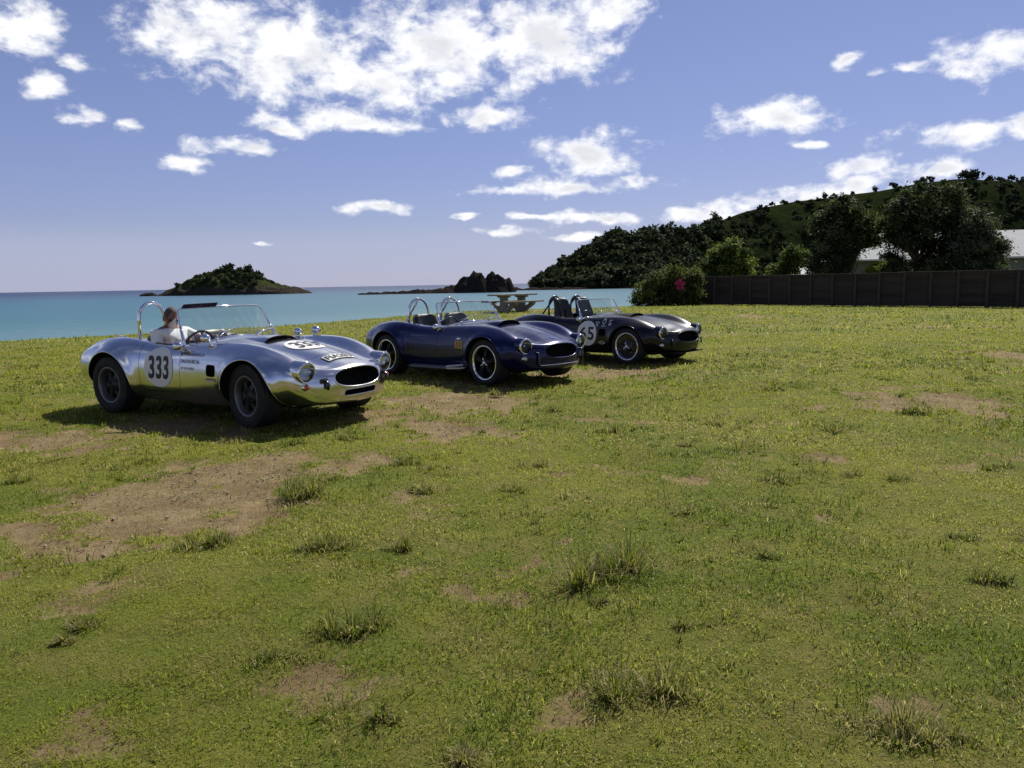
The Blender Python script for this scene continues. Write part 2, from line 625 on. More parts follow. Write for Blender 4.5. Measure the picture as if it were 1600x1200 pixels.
def boundary_loops(bm, vset):
    es = [e for e in bm.edges if e.is_boundary and e.verts[0] in vset and e.verts[1] in vset]
    adj = {}
    for e in es:
        for a, b in ((e.verts[0], e.verts[1]), (e.verts[1], e.verts[0])):
            adj.setdefault(a, []).append(b)
    seen, loops = set(), []
    for s in adj:
        if s in seen:
            continue
        start = s
        lp, prev, cur = [start], None, start
        seen.add(start)
        while True:
            nx = [v for v in adj[cur] if v not in seen]
            if not nx:
                break
            cur = nx[0]
            seen.add(cur)
            lp.append(cur)
        if len(lp) > 6:
            loops.append(lp)
    return loops


def snap(bm, vs, g, ax, lev, nl):
    a, b = ax
    c = 3 - a - b
    for v in vs:
        n = v[nl]
        for _ in range(4):
            p = v.co
            e = 1e-4
            g0 = g(p[a], p[b]) - lev
            ga = (g(p[a] + e, p[b]) - lev - g0) / e
            gb = (g(p[a], p[b] + e) - lev - g0) / e
            L2 = ga * ga + gb * gb
            if L2 < 1e-8:
                break
            da, db = -g0 * ga / L2, -g0 * gb / L2
            nc = n[c]
            dc = 0.0
            if abs(nc) > .25:
                dc = -(n[a] * da + n[b] * db) / nc
            q = list(p)
            q[a] += da
            q[b] += db
            q[c] += dc
            v.co = q


def cut(bm, g, cond, ax, nl, lev=0.0, keep=None):
    a, b = ax
    dead = []
    for f in bm.faces:
        c = f.calc_center_median()
        if cond(c) and g(c[a], c[b]) < 0:
            dead.append(f)
    part = None
    if keep is not None:                                  # the faces become a panel of their own
        part = bmesh.new()
        pl = part.verts.layers.float_vector.new('n')
        vm = {}
        for f in dead:
            nv = []
            for v in f.verts:
                if v not in vm:
                    w = part.verts.new(v.co)
                    w[pl] = v[nl]
                    vm[v] = w
                nv.append(vm[v])
            part.faces.new(nv)
        bnd = [v for v in part.verts if v.is_boundary]
        ok = [v for v in bnd if abs(g(v.co[a], v.co[b])) < .03]
        snap(part, ok, g, ax, -keep, pl)
    touched = {v for f in dead for v in f.verts}
    inner = {v for v in touched if all(f in set(dead) for f in v.link_faces)} if len(dead) < 50 else None
    bmesh.ops.delete(bm, geom=dead, context='FACES')
    vs = [v for v in touched if v.is_valid and v.link_faces]
    bnd = {v for v in vs if any(e.is_boundary for e in v.link_edges)}
    ok = [v for v in bnd if abs(g(v.co[a], v.co[b])) < .03]
    snap(bm, ok, g, ax, lev if keep is None else keep, nl)
    return bnd, part


def bm_mesh(bm, name, nl):
    bm.verts.index_update()
    nrm = [tuple(v[nl]) for v in bm.verts]
    me = bpy.data.meshes.new(name)
    bm.to_mesh(me)
    me.polygons.foreach_set('use_smooth', np.ones(len(me.polygons), dtype=bool))
    me.normals_split_custom_set_from_vertices(nrm)
    return me


def make_body_meshes(slot=True):
    G = bspline_body()
    # wheel-arch flares
    for (cx, cz, ra) in ARCH:
        r = np.hypot(G[..., 0] - cx, G[..., 2] - cz)
        w = np.where(r > ra, np.exp(-((r - ra) / .055) ** 2), 1.0)
        lim = np.clip((np.abs(G[..., 1]) - .60) / .08, 0, 1) * np.clip((G[..., 2] - .20) / .1, 0, 1)
        G[..., 1] += np.sign(G[..., 1]) * .030 * w * lim
    n, m = G.shape[:2]
    idx = np.arange(n * m).reshape(n, m)
    a, b = idx[:-1], idx[1:]
    faces = np.stack([a, np.roll(a, -1, 1), np.roll(b, -1, 1), b], -1).reshape(-1, 4)
    bm = bmesh.new()
    bv = [bm.verts.new(p) for p in G.reshape(-1, 3).tolist()]
    for f in faces.tolist():
        bm.faces.new([bv[i] for i in f])
    bmesh.ops.remove_doubles(bm, verts=bm.verts, dist=2e-4)
    bmesh.ops.recalc_face_normals(bm, faces=bm.faces)
    bm.normal_update()
    nl = bm.verts.layers.float_vector.new('n')
    for v in bm.verts:
        v[nl] = v.normal
    bvh = BVHTree.FromBMesh(bm)
    loops = {}

    def take(key, bnd):
        loops[key] = [[v.co.copy() for v in lp] for lp in boundary_loops(bm, bnd)]

    for k, (cx, cz, ra) in enumerate(ARCH):
        for s in (-1, 1):
            bnd, _ = cut(bm, lambda x, z: math.hypot(x - cx, z - cz) - ra,
                         lambda c: c.y * s > .42, (0, 2), nl)
            take(('arch', k, s), bnd)
    bnd, _ = cut(bm, lambda x, y: rbox(x, y, -.36, 0, .44, .605, .26), lambda c: c.z > .6, (0, 1), nl)
    take('cockpit', bnd)

    def mouth(y, z):
        t = (z - .485) / .098
        hw = .335
        return (math.pow(abs(y / hw) ** 2.6 + abs(t) ** 2.3, 1 / 2.4) - 1) * .098
    bnd, _ = cut(bm, mouth, lambda c: c.x > 1.72, (1, 2), nl)
    take('mouth', bnd)
    if slot:
        bnd, _ = cut(bm, lambda y, z: rbox(y, z, 0, .335, .235, .033, .03), lambda c: c.x > 1.72, (1, 2), nl)
        take('slot', bnd)
    for s in (-1, 1):
        bnd, _ = cut(bm, lambda x, z: rbox(x, z, .60, .56, .085, .062, .03), lambda c: c.y * s > .5, (0, 2), nl)
        take(('vent', s), bnd)
    doors = []
    for s in (-1, 1):
        bnd, part = cut(bm, lambda x, z: rbox(x, z, -.30, .75, .335, .46, .10), lambda c: c.y * s > .5, (0, 2), nl, keep=.0028)
        doors.append((s, bm_mesh(part, 'door', part.verts.layers.float_vector['n'])))
    bnd, part = cut(bm, lambda x, y: rbox(x, y, .93, 0, .60, .40 - .06 * max(0, (x - .9) / .6), .09),
                    lambda c: c.z > .55, (0, 1), nl, keep=.0025)
    bonnet = bm_mesh(part, 'bonnet', part.verts.layers.float_vector['n'])
    body = bm_mesh(bm, 'body', nl)
    return body, doors, bonnet, loops, bvh


def strip(loop_a, loop_b):
    n = len(loop_a)
    mb = MB()
    mb.add(list(loop_a) + list(loop_b), [(i, (i + 1) % n, n + (i + 1) % n, n + i) for i in range(n)], True)
    return mb


def superell(n=64, e=2.0):
    pts = []
    for k in range(n):
        a = 2 * math.pi * k / n
        c, s = math.cos(a), math.sin(a)
        pts.append((math.copysign(abs(c) ** (2 / e), c), math.copysign(abs(s) ** (2 / e), s)))
    return pts


def cast_factory(bvh):
    def side(u, v, off, s=-1):
        hit = bvh.ray_cast(Vector((u, s * 2.0, v)), Vector((0, -s, 0)))
        if hit[0] is None:
            return Vector((u, s * .75, v))
        return hit[0] + hit[1] * (off if hit[1].y * s > 0 else -off)

    def top(u, v, off):
        hit = bvh.ray_cast(Vector((u, v, 2.0)), Vector((0, 0, -1)))
        if hit[0] is None:
            return Vector((u, v, .7))
        return hit[0] + hit[1] * (off if hit[1].z > 0 else -off)

    def front(y, z, off):
        hit = bvh.ray_cast(Vector((3.0, y, z)), Vector((-1, 0, 0)))
        if hit[0] is None:
            return Vector((1.9, y, z))
        return hit[0] + hit[1] * (off if hit[1].x > 0 else -off)
    return side, top, front


def disc_decal(place, cu, cv, ru, rv, e=2.0, n=48, rings=6):
    vs, fs = [place(cu, cv)], []
    ring = superell(n, e)
    for k in range(1, rings + 1):
        t = k / rings
        vs += [place(cu + ru * t * c, cv + rv * t * s) for c, s in ring]
    for i in range(n):
        fs.append((0, 1 + i, 1 + (i + 1) % n))
    for k in range(rings - 1):
        for i in range(n):
            a, b = 1 + k * n + i, 1 + k * n + (i + 1) % n
            fs.append((a, a + n, b + n, b))
    mb = MB()
    mb.add(vs, fs, True)
    return mb


_text_cache = {}


def text_flat(txt, bold=0.0):
    key = (txt, bold)
    if key not in _text_cache:
        cu = bpy.data.curves.new('lettering', 'FONT')
        cu.body = txt
        cu.offset = bold
        cu.resolution_u = 3
        cu.align_x = 'CENTER'
        cu.align_y = 'CENTER'
        ob = bpy.data.objects.new('lettering', cu)
        COL.objects.link(ob)
        dg = bpy.context.evaluated_depsgraph_get()
        me = bpy.data.meshes.new_from_object(ob.evaluated_get(dg))
        bpy.data.objects.remove(ob)
        bm = bmesh.new()
        bm.from_mesh(me)
        bpy.data.meshes.remove(me)
        bpy.data.curves.remove(cu)
        xs = [v.co.x for v in bm.verts]
        ys = [v.co.y for v in bm.verts]
        w, h = max(xs) - min(xs), max(ys) - min(ys)
        mx, my = (max(xs) + min(xs)) / 2, (max(ys) + min(ys)) / 2
        for k in range(1, 8):                              # extra rows of points so that it can lie on a curved skin
            for no, co in (((0, 1, 0), (0, my - h / 2 + h * k / 8, 0)), ((1, 0, 0), (mx - w / 2 + w * k / 8, 0, 0))):
                bmesh.ops.bisect_plane(bm, geom=bm.verts[:] + bm.edges[:] + bm.faces[:], plane_co=co, plane_no=no)
        bmesh.ops.triangulate(bm, faces=bm.faces)
        bm.verts.index_update()
        _text_cache[key] = ([((v.co.x - mx) / w, (v.co.y - my) / h) for v in bm.verts],
                            [[v.index for v in f.verts] for f in bm.faces])
        bm.free()
    return _text_cache[key]


def text_decal(place, txt, cu, cv, w, h, bold=0.0):
    vs, fs = text_flat(txt, bold)
    mb = MB()
    mb.add([place(cu + x * w, cv + y * h) for x, y in vs], fs, True)
    return mb


def poly_decal(place, pts, sub=5):
    """convex polygon fan, subdivided"""
    cx = sum(p[0] for p in pts) / len(pts)
    cy = sum(p[1] for p in pts) / len(pts)
    vs, fs = [], []
    out = []
    for i in range(len(pts)):
        a, b = pts[i], pts[(i + 1) % len(pts)]
        for k in range(sub):
            out.append((a[0] + (b[0] - a[0]) * k / sub, a[1] + (b[1] - a[1]) * k / sub))
    n = len(out)
    vs.append(place(cx, cy))
    for t in (.5, 1.0):
        vs += [place(cx + (p[0] - cx) * t, cy + (p[1] - cy) * t) for p in out]
    for i in range(n):
        j = (i + 1) % n
        fs.append((0, 1 + i, 1 + j))
        fs.append((1 + i, 1 + n + i, 1 + n + j, 1 + j))
    mb = MB()
    mb.add(vs, fs, True)
    return mb


# ---- wheels, shared by the cars; axle along Y, outer face towards -Y
def tyre_mesh(width, rim_r):
    w = width / 2
    p = [(rim_r, -w * .80), (rim_r + .012, -w * .93), (rim_r + (WR - rim_r) * .45, -w), (WR - .035, -w * .97), (WR - .012, -w * .88)]
    for k in range(9):                                     # shallow tread grooves
        y = -w * .82 + k * w * 1.64 / 8
        p += [(WR - (.0 if k % 2 == 0 else .006), y - .004), (WR - (.0 if k % 2 == 0 else .006), y + .004)]
    p += [(WR - .012, w * .88), (WR - .035, w * .97), (rim_r + (WR - rim_r) * .45, w), (rim_r + .012, w * .93), (rim_r, w * .80)]
    return MB().lathe(p, 56).mesh('tyre')


def rim_lip_mesh(width, rim_r):
    w = width / 2
    return MB().lathe([(rim_r + .008, -w * .83), (rim_r + .010, -w * .90), (rim_r - .004, -w * .91), (rim_r - .018, -w * .86),
                       (rim_r - .022, -w * .70), (rim_r - .034, -w * .40)], 56).mesh('rim_lip')


def rim_barrel_mesh(width, rim_r):
    w = width / 2
    return MB().lathe([(rim_r - .03, -w * .42), (rim_r - .034, w * .2), (rim_r - .034, w * .8), (.02, w * .8)], 48).mesh('rim_barrel')


def spokes_mesh(kind, width, rim_r):
    w = width / 2
    y0 = -w * .42
    mb = MB()
    ro = rim_r - .028
    if kind == 'windows':                                  # six-window cast centre
        n = 6
        mb.lathe([(.0, y0 - .045), (.045, y0 - .045), (.06, y0 - .03), (.085, y0 - .022), (.09, y0 + .02)], 36)
        for k in range(n):
            a = 2 * math.pi * k / n
            ca, sa = math.cos(a), math.sin(a)
            vs = []
            for (r, hw, yy) in ((.07, .030, y0 - .022), (.12, .026, y0 - .012), (ro, .045, y0 - .004)):
                for s in (-1, 1):
                    vs.append((r * ca - s * hw * sa, yy, r * sa + s * hw * ca))
                for s in (-1, 1):
                    vs.append((r * ca - s * hw * sa, yy + .035, r * sa + s * hw * ca))
            fs = []
            for i in (0, 4):
                fs += [(i, i + 1, i + 5, i + 4), (i, i + 4, i + 6, i + 2), (i + 1, i + 3, i + 7, i + 5)]
            mb.add(vs, fs, False)
        mb.lathe([(ro - .022, y0 - .006), (ro + .004, y0 - .008), (ro + .004, y0 + .02), (ro - .022, y0 + .02)], 48)
    elif kind == 'spokes':                                 # five twin spokes
        for k in range(5):
            for d in (-.13, .13):
                a = 2 * math.pi * k / 5 + .3
                p0 = Vector((.045 * math.cos(a), y0 - .025, .045 * math.sin(a)))
                p1 = Vector((ro * math.cos(a + d), y0 - .002, ro * math.sin(a + d)))
                mb.tube([p0, p0.lerp(p1, .5) + Vector((0, -.008, 0)), p1], [.016, .011, .012], 6)
        mb.lathe([(0, y0 - .035), (.05, y0 - .035), (.062, y0 - .02), (.062, y0 + .02)], 32)
    else:                                                  # dished disc with five round holes drawn in as sunk cups
        mb.lathe([(0, y0 - .02), (.06, y0 - .02), (.07, y0 + .0), (.12, y0 + .01), (ro - .03, y0 - .002), (ro, y0 - .006)], 48)
        for k in range(5):
            a = 2 * math.pi * k / 5 + .5
            mb.lathe([(.030, -.003), (.026, .004), (.0, .006)], 16, c=(.135 * math.cos(a), y0 + .002, .135 * math.sin(a)))
    return mb.mesh('wheel_centre')


def spinner_mesh(width, ears=3):
    w = width / 2
    y0 = -w * .42 - .035
    mb = MB().lathe([(0, y0 - .035), (.018, y0 - .034), (.026, y0 - .022), (.03, y0), (.03, y0 + .015)], 20)
    for k in range(ears):
        a = 2 * math.pi * k / ears + math.pi / 2 + .15
        d = Vector((math.cos(a), 0, math.sin(a)))
        mb.tube([d * .015 + Vector((0, y0 - .01, 0)), d * .05 + Vector((0, y0 - .02, 0)), d * .078 + Vector((0, y0 - .03, 0))],
                [.013, .010, .007], 6)
    return mb.mesh('spinner')


def make_wheels(root, cfg):
    cache = {}
    for (x, w, yo) in ((AX, .235, .815), (-AX, .285, .842)):
        rr = cfg['rim_r']
        key = w
        if key not in cache:
            cache[key] = (tyre_mesh(w, rr), rim_lip_mesh(w, rr), rim_barrel_mesh(w, rr),
                          spokes_mesh(cfg['wheel'], w, rr), spinner_mesh(w, 3))
            for me, m in zip(cache[key], (M['rubber'], M[cfg['lip']], M['black'], M[cfg['centre']], M[cfg['spin']])):
                me.materials.append(m)
        for s in (-1, 1):
            wh = bpy.data.objects.new('wheel', cache[key][0])
            wh.name = 'wheel'
            COL.objects.link(wh)
            wh.parent = root
            wh.location = (x, s * (yo - w / 2), WR)
            st = cfg.get('steer', 0) if x > 0 else 0
            wh.rotation_euler = (0, 0, (0 if s < 0 else math.pi) + st)
            # the tyre is the wheel's own mesh; rim pieces hang from it
            for nm, me in zip(('rim_lip', 'rim_barrel', 'wheel_centre', 'spinner'), cache[key][1:]):
                c = bpy.data.objects.new(nm, me)
                COL.objects.link(c)
                c.parent = wh
                if nm == 'spinner':
                    c.rotation_euler = (0, cfg.get('spin_rot', 0.0), 0)


def arc_pts(fn, n):
    return [fn(i / (n - 1)) for i in range(n)]


def make_car(cfg):
    root = empty('vintage_roadster', cfg['loc'], cfg['yaw'])
    tag(root, cfg['label'], 'sports car', 'open roadsters parked in a row on the grass')
    P = M[cfg['paint']]
    body_me, doors, bonnet_me, loops, bvh = cfg['meshes']
    side, top, front = cast_factory(bvh)

    def inst(name, me, mat):
        me = me.copy()
        me.materials.clear()
        return link(name, me, mat, root)
    body = inst('body', body_me, P)
    for s, me in doors:
        d = inst('door', me, P)
    bonnet = inst('bonnet', bonnet_me, P)

    # wheel wells, arch edges
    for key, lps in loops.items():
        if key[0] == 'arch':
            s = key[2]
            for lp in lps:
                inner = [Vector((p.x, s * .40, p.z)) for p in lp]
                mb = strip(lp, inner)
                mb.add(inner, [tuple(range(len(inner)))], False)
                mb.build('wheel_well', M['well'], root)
                q = [p for p in lp if p.z > .14]
                # order from the gap
                gaps = [(q[i] - q[i - 1]).length for i in range(len(q))]
                k = int(np.argmax(gaps))
                q = q[k:] + q[:k]
                MB().tube([p + Vector((0, -s * .004, 0)) for p in q], .008, 6).build('arch_edge', P, body)
        if key[0] == 'vent':
            s = key[1]
            for lp in lps:
                inner = [p + Vector((0, -s * .09, 0)) for p in lp]
                mb = strip(lp, inner)
                mb.add(inner, [tuple(range(len(inner)))], False)
                mb.build('side_vent', M['well'], root)
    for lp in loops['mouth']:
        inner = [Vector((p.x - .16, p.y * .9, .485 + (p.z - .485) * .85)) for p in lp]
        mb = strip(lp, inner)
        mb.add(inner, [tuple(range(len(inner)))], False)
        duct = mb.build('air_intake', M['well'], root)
        MB().tube([p - Vector((.003, 0, 0)) for p in lp], .009, 8, closed=True).build('intake_lip', P, duct)
        if cfg.get('grille'):
            g = MB()
            for k in range(-9, 10):
                y = k * .033
                hh = .095 * max(0.05, 1 - abs(y / .335) ** 2.6) ** (1 / 2.3)
                g.tube([(1.84 - abs(y) * .12, y, .485 - hh), (1.84 - abs(y) * .12, y, .485 + hh)], .003, 5)
            for k in range(-2, 3):
                z = .485 + k * .034
                g.tube([(1.842 - abs(y) * .12, y, z) for y in np.linspace(-.3, .3, 9)], .003, 5)
            g.build('grille', M['black'], duct)
    for lp in loops.get('slot', []):
        inner = [Vector((p.x - .10, p.y, p.z)) for p in lp]
        mb = strip(lp, inner)
        mb.add(inner, [tuple(range(len(inner)))], False)
        sl = mb.build('lower_intake', M['well'], root)
        MB().tube([p - Vector((.002, 0, 0)) for p in lp], .006, 6, closed=True).build('intake_lip', P, sl)

    # cockpit tub
    lp = max(loops['cockpit'], key=len)
    low = [Vector((-.36 + (p.x + .36) * .97, p.y * .97, .24)) for p in lp]
    mb = strip(lp, low)
    mb.add(low, [tuple(range(len(low)))], False)
    mb.build('cockpit_tub', M['leather'], root)
    MB().tube([p + Vector((0, 0, -.002)) for p in lp], .012, 8, closed=True).build('cockpit_rim', M[cfg.get('rim_mat', 'leather')], root)
    # transmission tunnel, dash, steering wheel, gear lever
    MB().box((-.35, 0, .36), (.80, .22, .25), bev=.04).build('transmission_tunnel', M['leather'], root)
    MB().box((.10, 0, .735), (.10, 1.14, .17), bev=.03).build('dashboard', M['leather'], root)
    dy = -.33
    sw = MB()
    c = Vector((-.17, dy, .755))
    tilt = Matrix.Rotation(R(-68), 3, 'Y')
    ring = [c + tilt @ Vector((.19 * math.cos(a), .19 * math.sin(a), 0)) for a in np.linspace(0, 2 * math.pi, 28, endpoint=False)]
    sw.tube(ring, .013, 7, closed=True)
    for k in range(3):
        a = 2 * math.pi * k / 3 + math.pi / 2
        sw.tube([c, c + tilt @ Vector((.19 * math.cos(a), .19 * math.sin(a), 0))], .009, 5)
    sw.tube([c, c + Vector((.28, 0, -.11))], .016, 6)
    sw.build('steering_wheel', M['gloss_black'], root)
    MB().tube([(-.28, 0, .48), (-.30, 0, .60), (-.26, 0, .68)], .009, 6).ball((-.26, 0, .69), .022).build('gear_lever', M['chrome'], root)

    # seats
    for s in (-1, 1):
        y = s * .33
        st = MB()
        zt = cfg['seat_top']
        wing = cfg['seat'] == 'bucket'
        prof = [(-.20, .42, .20, 0), (-.45, .36, .215, 0), (-.55, .42, .215, 0), (-.62, .58, .22, .02), (-.68, .72, .22, .03)]
        if wing:
            prof += [(-.72, .86, .20, .05), (-.745, .97, .165, .05), (-.76, zt - .05, .145, .03), (-.765, zt, .11, 0)]
        else:
            prof += [(-.72, .82, .215, .02), (-.74, zt - .05, .20, .01), (-.745, zt, .14, 0)]
        th = .085
        n = 9
        vs, fs = [], []
        for (x, z, hw, w) in prof:
            for k in range(n):
                t = -1 + 2 * k / (n - 1)
                vs.append((x + w * t * t * 1.6 + .02 * t * t, y + hw * t, z + (.05 * t * t if z < .5 else 0)))
        m = len(prof)
        for (x, z, hw, w) in prof:
            for k in range(n):
                t = -1 + 2 * k / (n - 1)
                bx, bz = (-th, .0) if z > .5 else (0, -th)
                vs.append((x + bx + w * t * t * .8, y + hw * t * .96, z + bz))
        for i in range(m - 1):
            for k in range(n - 1):
                a = i * n + k
                fs.append((a, a + 1, a + n + 1, a + n))
                o = m * n
                fs.append((o + a, o + a + n, o + a + n + 1, o + a + 1))
        for i in range(m - 1):
            for k in (0, n - 1):
                a = i * n + k
                o = m * n
                fs.append((a, a + n, o + a + n, o + a))
        for i in (0, m - 1):
            for k in range(n - 1):
                a = i * n + k
                o = m * n
                fs.append((a, a + 1, o + a + 1, o + a))
        st.add(vs, fs, True)
        se = st.build('seat', M[cfg.get('seat_mat', 'leather')], root)
        if cfg.get('belts'):
            hb = MB()
            for d in (-.085, .085):
                hb.tube([(-.665, y + d, .60), (-.69, y + d * .95, .78), (-.70, y + d * .9, .92), (-.78, y + d * .8, .93)], .012, 4)
            hb.build('harness', M['decal_grey'] if cfg['seat'] != 'bucket' else M['black'], se)

    # roll hoops
    for (hx, hy, hw, hz, stay) in cfg['hoops']:
        hp = MB()
        pts = [(hx, hy - hw, .58), (hx, hy - hw, hz - hw * 1.25)]
        for k in range(13):
            a = math.pi * (1 - k / 12)
            pts.append((hx, hy + hw * math.cos(a), hz - hw * 1.15 + hw * 1.15 * math.sin(a)))
        pts += [(hx, hy + hw, hz - hw * 1.25), (hx, hy + hw, .58)]
        hp.tube(pts, .019, 10)
        rh = hp.build('roll_hoop', M[cfg['hoop_mat']], root)
        if stay:
            b = MB()
            zb = top(hx - .36, hy, 0).z
            b.tube([(hx, hy, hz - .01), (hx - .36, hy, zb)], .018, 8)
            b.lathe([(.045, -.004), (.045, .008), (0, .008)], 16, axis='Z', c=(hx - .36, hy, zb))
            b.build('hoop_stay', M[cfg['hoop_mat']], rh)

    # windscreen
    ws = cfg['screen']
    zt, zb = ws['zt'], .835
    xt, xb = ws['xt'], .03

    def wp(t, v):      # t -1..1 across, v 0 bottom..1 top
        y = t * (.655 * (1 - v) + .575 * v)
        bow = .11 * (1 - t * t)
        x = xb + (xt - xb) * v + bow * (1 - .35 * v)
        zlow = top(x if v == 0 else xb + bow, t * .655, 0).z + .004
        z = zlow + (zt - zlow + .012 * (1 - t * t)) * v
        return Vector((x, y, z))
    corner = .10
    nt_ = 25
    topline = [wp(t, 1.0) for t in np.linspace(-1 + corner, 1 - corner, nt_)]
    left = [wp(-1, v) for v in np.linspace(0, 1 - corner, 7)]
    right = [wp(1, v) for v in np.linspace(1 - corner, 0, 7)]
    cl = [wp(-1 + corner * .3, 1 - corner * .3)]
    cr = [wp(1 - corner * .3, 1 - corner * .3)]
    wsr = MB()
    wsr.tube(left + cl + topline + cr + right, .0095, 8)
    wsr.tube([wp(t, 0.0) for t in np.linspace(-1, 1, 25)], .009, 8)
    fr = wsr.build('windscreen', M['chrome'], root)
    gl = MB()
    nv = 8
    vs = [wp(t, v) for v in np.linspace(0, 1, nv) for t in np.linspace(-1, 1, 25)]
    # trim the square corners of the pane into the frame
    for k, t in enumerate(np.linspace(-1, 1, 25)):
        if abs(t) > 1 - corner:
            q = (abs(t) - (1 - corner)) / corner
            vs[(nv - 1) * 25 + k] = wp(t, 1 - corner * q * .9)
    fs = [(i * 25 + k, i * 25 + k + 1, (i + 1) * 25 + k + 1, (i + 1) * 25 + k) for i in range(nv - 1) for k in range(24)]
    gl.add(vs, fs, True)
    gl.build('pane', M['glass'], fr)
    # side posts and their feet
    for s in (-1, 1):
        p = wp(s, 0)
        MB().tube([p + Vector((-.005, 0, -.05)), p, wp(s, .32), wp(s, .55)], [.024, .022, .017, .013], 8).build('screen_post', M['chrome'], fr)
        MB().box(p + Vector((0, 0, .005)), (.10, .05, .03), bev=.01).build('post_foot', M['chrome'], fr)
    # wipers
    for y0 in (-.34, .22):
        a = wp(y0 / .655, 0.0) + Vector((.05, 0, .02))
        b = wp((y0 + .20) / .62, .22) + Vector((.03, 0, 0))
        c2 = b + Vector((0, -.18, -.05))
        c3 = b + Vector((0, .17, .05))
        w = MB().tube([a, b], .006, 5).ball(a, .018)
        w.tube([wp((y0 + .02) / .62, .13) + Vector((.018, 0, 0)), b, wp((y0 + .38) / .62, .30) + Vector((.018, 0, 0))], .005, 5)
        w.build('wiper', M['chrome'], root)
    if cfg.get('visor'):
        vz = MB()
        vs = []
        for t in np.linspace(-.92, -.22, 10):
            p = wp(t, 1.0)
            vs += [p + Vector((.006, 0, -.005)), p + Vector((.055, 0, .040)), p + Vector((.052, 0, .046)), p + Vector((.0, 0, .002))]
        fs = []
        for i in range(9):
            for k in range(4):
                fs.append((i * 4 + k, i * 4 + (k + 1) % 4, (i + 1) * 4 + (k + 1) % 4, (i + 1) * 4 + k))
        vz.add(vs, fs, False)
        vz.build('sun_visor', M['visor'], fr)
    if cfg.get('deflector'):
        for s in (-1,):
            a, b = wp(s, .04), wp(s, .82)
            c1, c0 = b + Vector((-.16, s * .02, -.10)), a + Vector((-.20, s * .015, .03))
            d = MB()
            d.add([a, b, c1, c0], [(0, 1, 2, 3)], False)
            dd = d.build('wind_deflector', M['glass'], fr)

    # bonnet scoop
    sc = cfg['scoop']
    vs, fs = [], []
    nx, ny = 12, 13
    for i in range(nx):
        u = i / (nx - 1)
        x = .30 + (sc['x1'] - .30) * u
        hw = .14 + (sc['hw'] - .14) * min(1, u * 1.3) ** .7
        hh = sc['h'] * (3 * u * u - 2 * u ** 3)
        for k in range(ny):
            t = -1 + 2 * k / (ny - 1)
            p = top(x, t * hw, .001)
            bulge = max(0.0, 1 - abs(t) ** 3.2) ** .6
            vs.append(p + Vector((0, 0, hh * bulge)))
    for i in range(nx - 1):
        for k in range(ny - 1):
            a = i * ny + k
            fs.append((a, a + 1, a + ny + 1, a + ny))
    scp = MB()
    scp.add(vs, fs, True)
    so = scp.build('bonnet_scoop', M['black'] if cfg['paint'] == 'charcoal' else P, bonnet)
    rim = vs[-ny:]
    floor_ = [top(sc['x1'] - .05, (-1 + 2 * k / (ny - 1)) * sc['hw'] * .96, .003) for k in range(ny)]
    pl = MB()
    back = [p + Vector((-.05, 0, -.004)) for p in rim]
    pl.add(back + floor_, [(k, k + 1, ny + k + 1, ny + k) for k in range(ny - 1)], False)
    pl.build('scoop_mouth', M['well'], so)
    MB().tube([p for p in rim], .006, 6).build('scoop_edge', M['black'], so)

    # headlights
    for s in (-1, 1):
        c = Vector((1.752, s * .583, .570))
        Q = Matrix.Rotation(R(-4) * -1, 4, 'Y') @ Matrix.Rotation(R(s * 5), 4, 'Z')
        T = Matrix.Translation(c) @ Q
        hb = MB().lathe([(.112, -.13), (.113, -.05), (.112, .0), (.108, .018), (.100, .026), (.094, .022)], 32, axis='X')
        bowl = hb.xform(T).build('headlight', P, root)
        MB().lathe([(.113, .004), (.112, .016), (.104, .028), (.095, .029), (.090, .020)], 32, axis='X').xform(T).build('headlight_rim', M['chrome'], bowl)
        MB().lathe([(.092, .016), (.075, -.015), (.045, -.04), (.016, -.05), (0, -.05)], 28, axis='X').ball((-.02, 0, 0), .016).xform(T).build('reflector', M['chrome'], bowl)
        MB().lathe([(.093, .020), (.080, .034), (.050, .044), (.02, .048), (0.001, .0485)], 28, axis='X').xform(T).build('lens', M['lens'], bowl)
        # indicator
        p = front(s * .60, cfg['lamp_z'], .0)
        i_ = MB().lathe([(.036, -.03), (.036, .006), (.031, .012)], 20, axis='X', c=p).build('indicator_lamp', M['chrome'], root)
        MB().lathe([(.031, .006), (.028, .022), (.016, .031), (0.001, .034)], 20, axis='X', c=p).build('lens', M[cfg['lamp']], i_)

    # fuel cap, boot hinge details
    p = top(-1.32, -.50, 0)
    MB().lathe([(.055, -.01), (.055, .02), (.045, .03), (0.001, .032)], 24, axis='Z', c=p).box(p + Vector((0, 0, .034)), (.12, .02, .016), bev=.004).build('fuel_cap', M['chrome'], root)
    # lamps at the tail
    for s in (-1, 1):
        MB().lathe([(.035, -.05), (.035, .01), (.025, .022), (.001, .025)], 18, axis='X', c=(-1.97, s * .50, .52)).xform(Matrix.Identity(4)).build('tail_lamp', M['decal_red'], root)

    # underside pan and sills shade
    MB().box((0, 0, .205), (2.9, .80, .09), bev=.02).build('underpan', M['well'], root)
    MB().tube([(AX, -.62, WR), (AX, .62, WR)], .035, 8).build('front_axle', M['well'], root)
    MB().tube([(-AX, -.62, WR), (-AX, .62, WR)], .045, 8).build('rear_axle', M['well'], root)

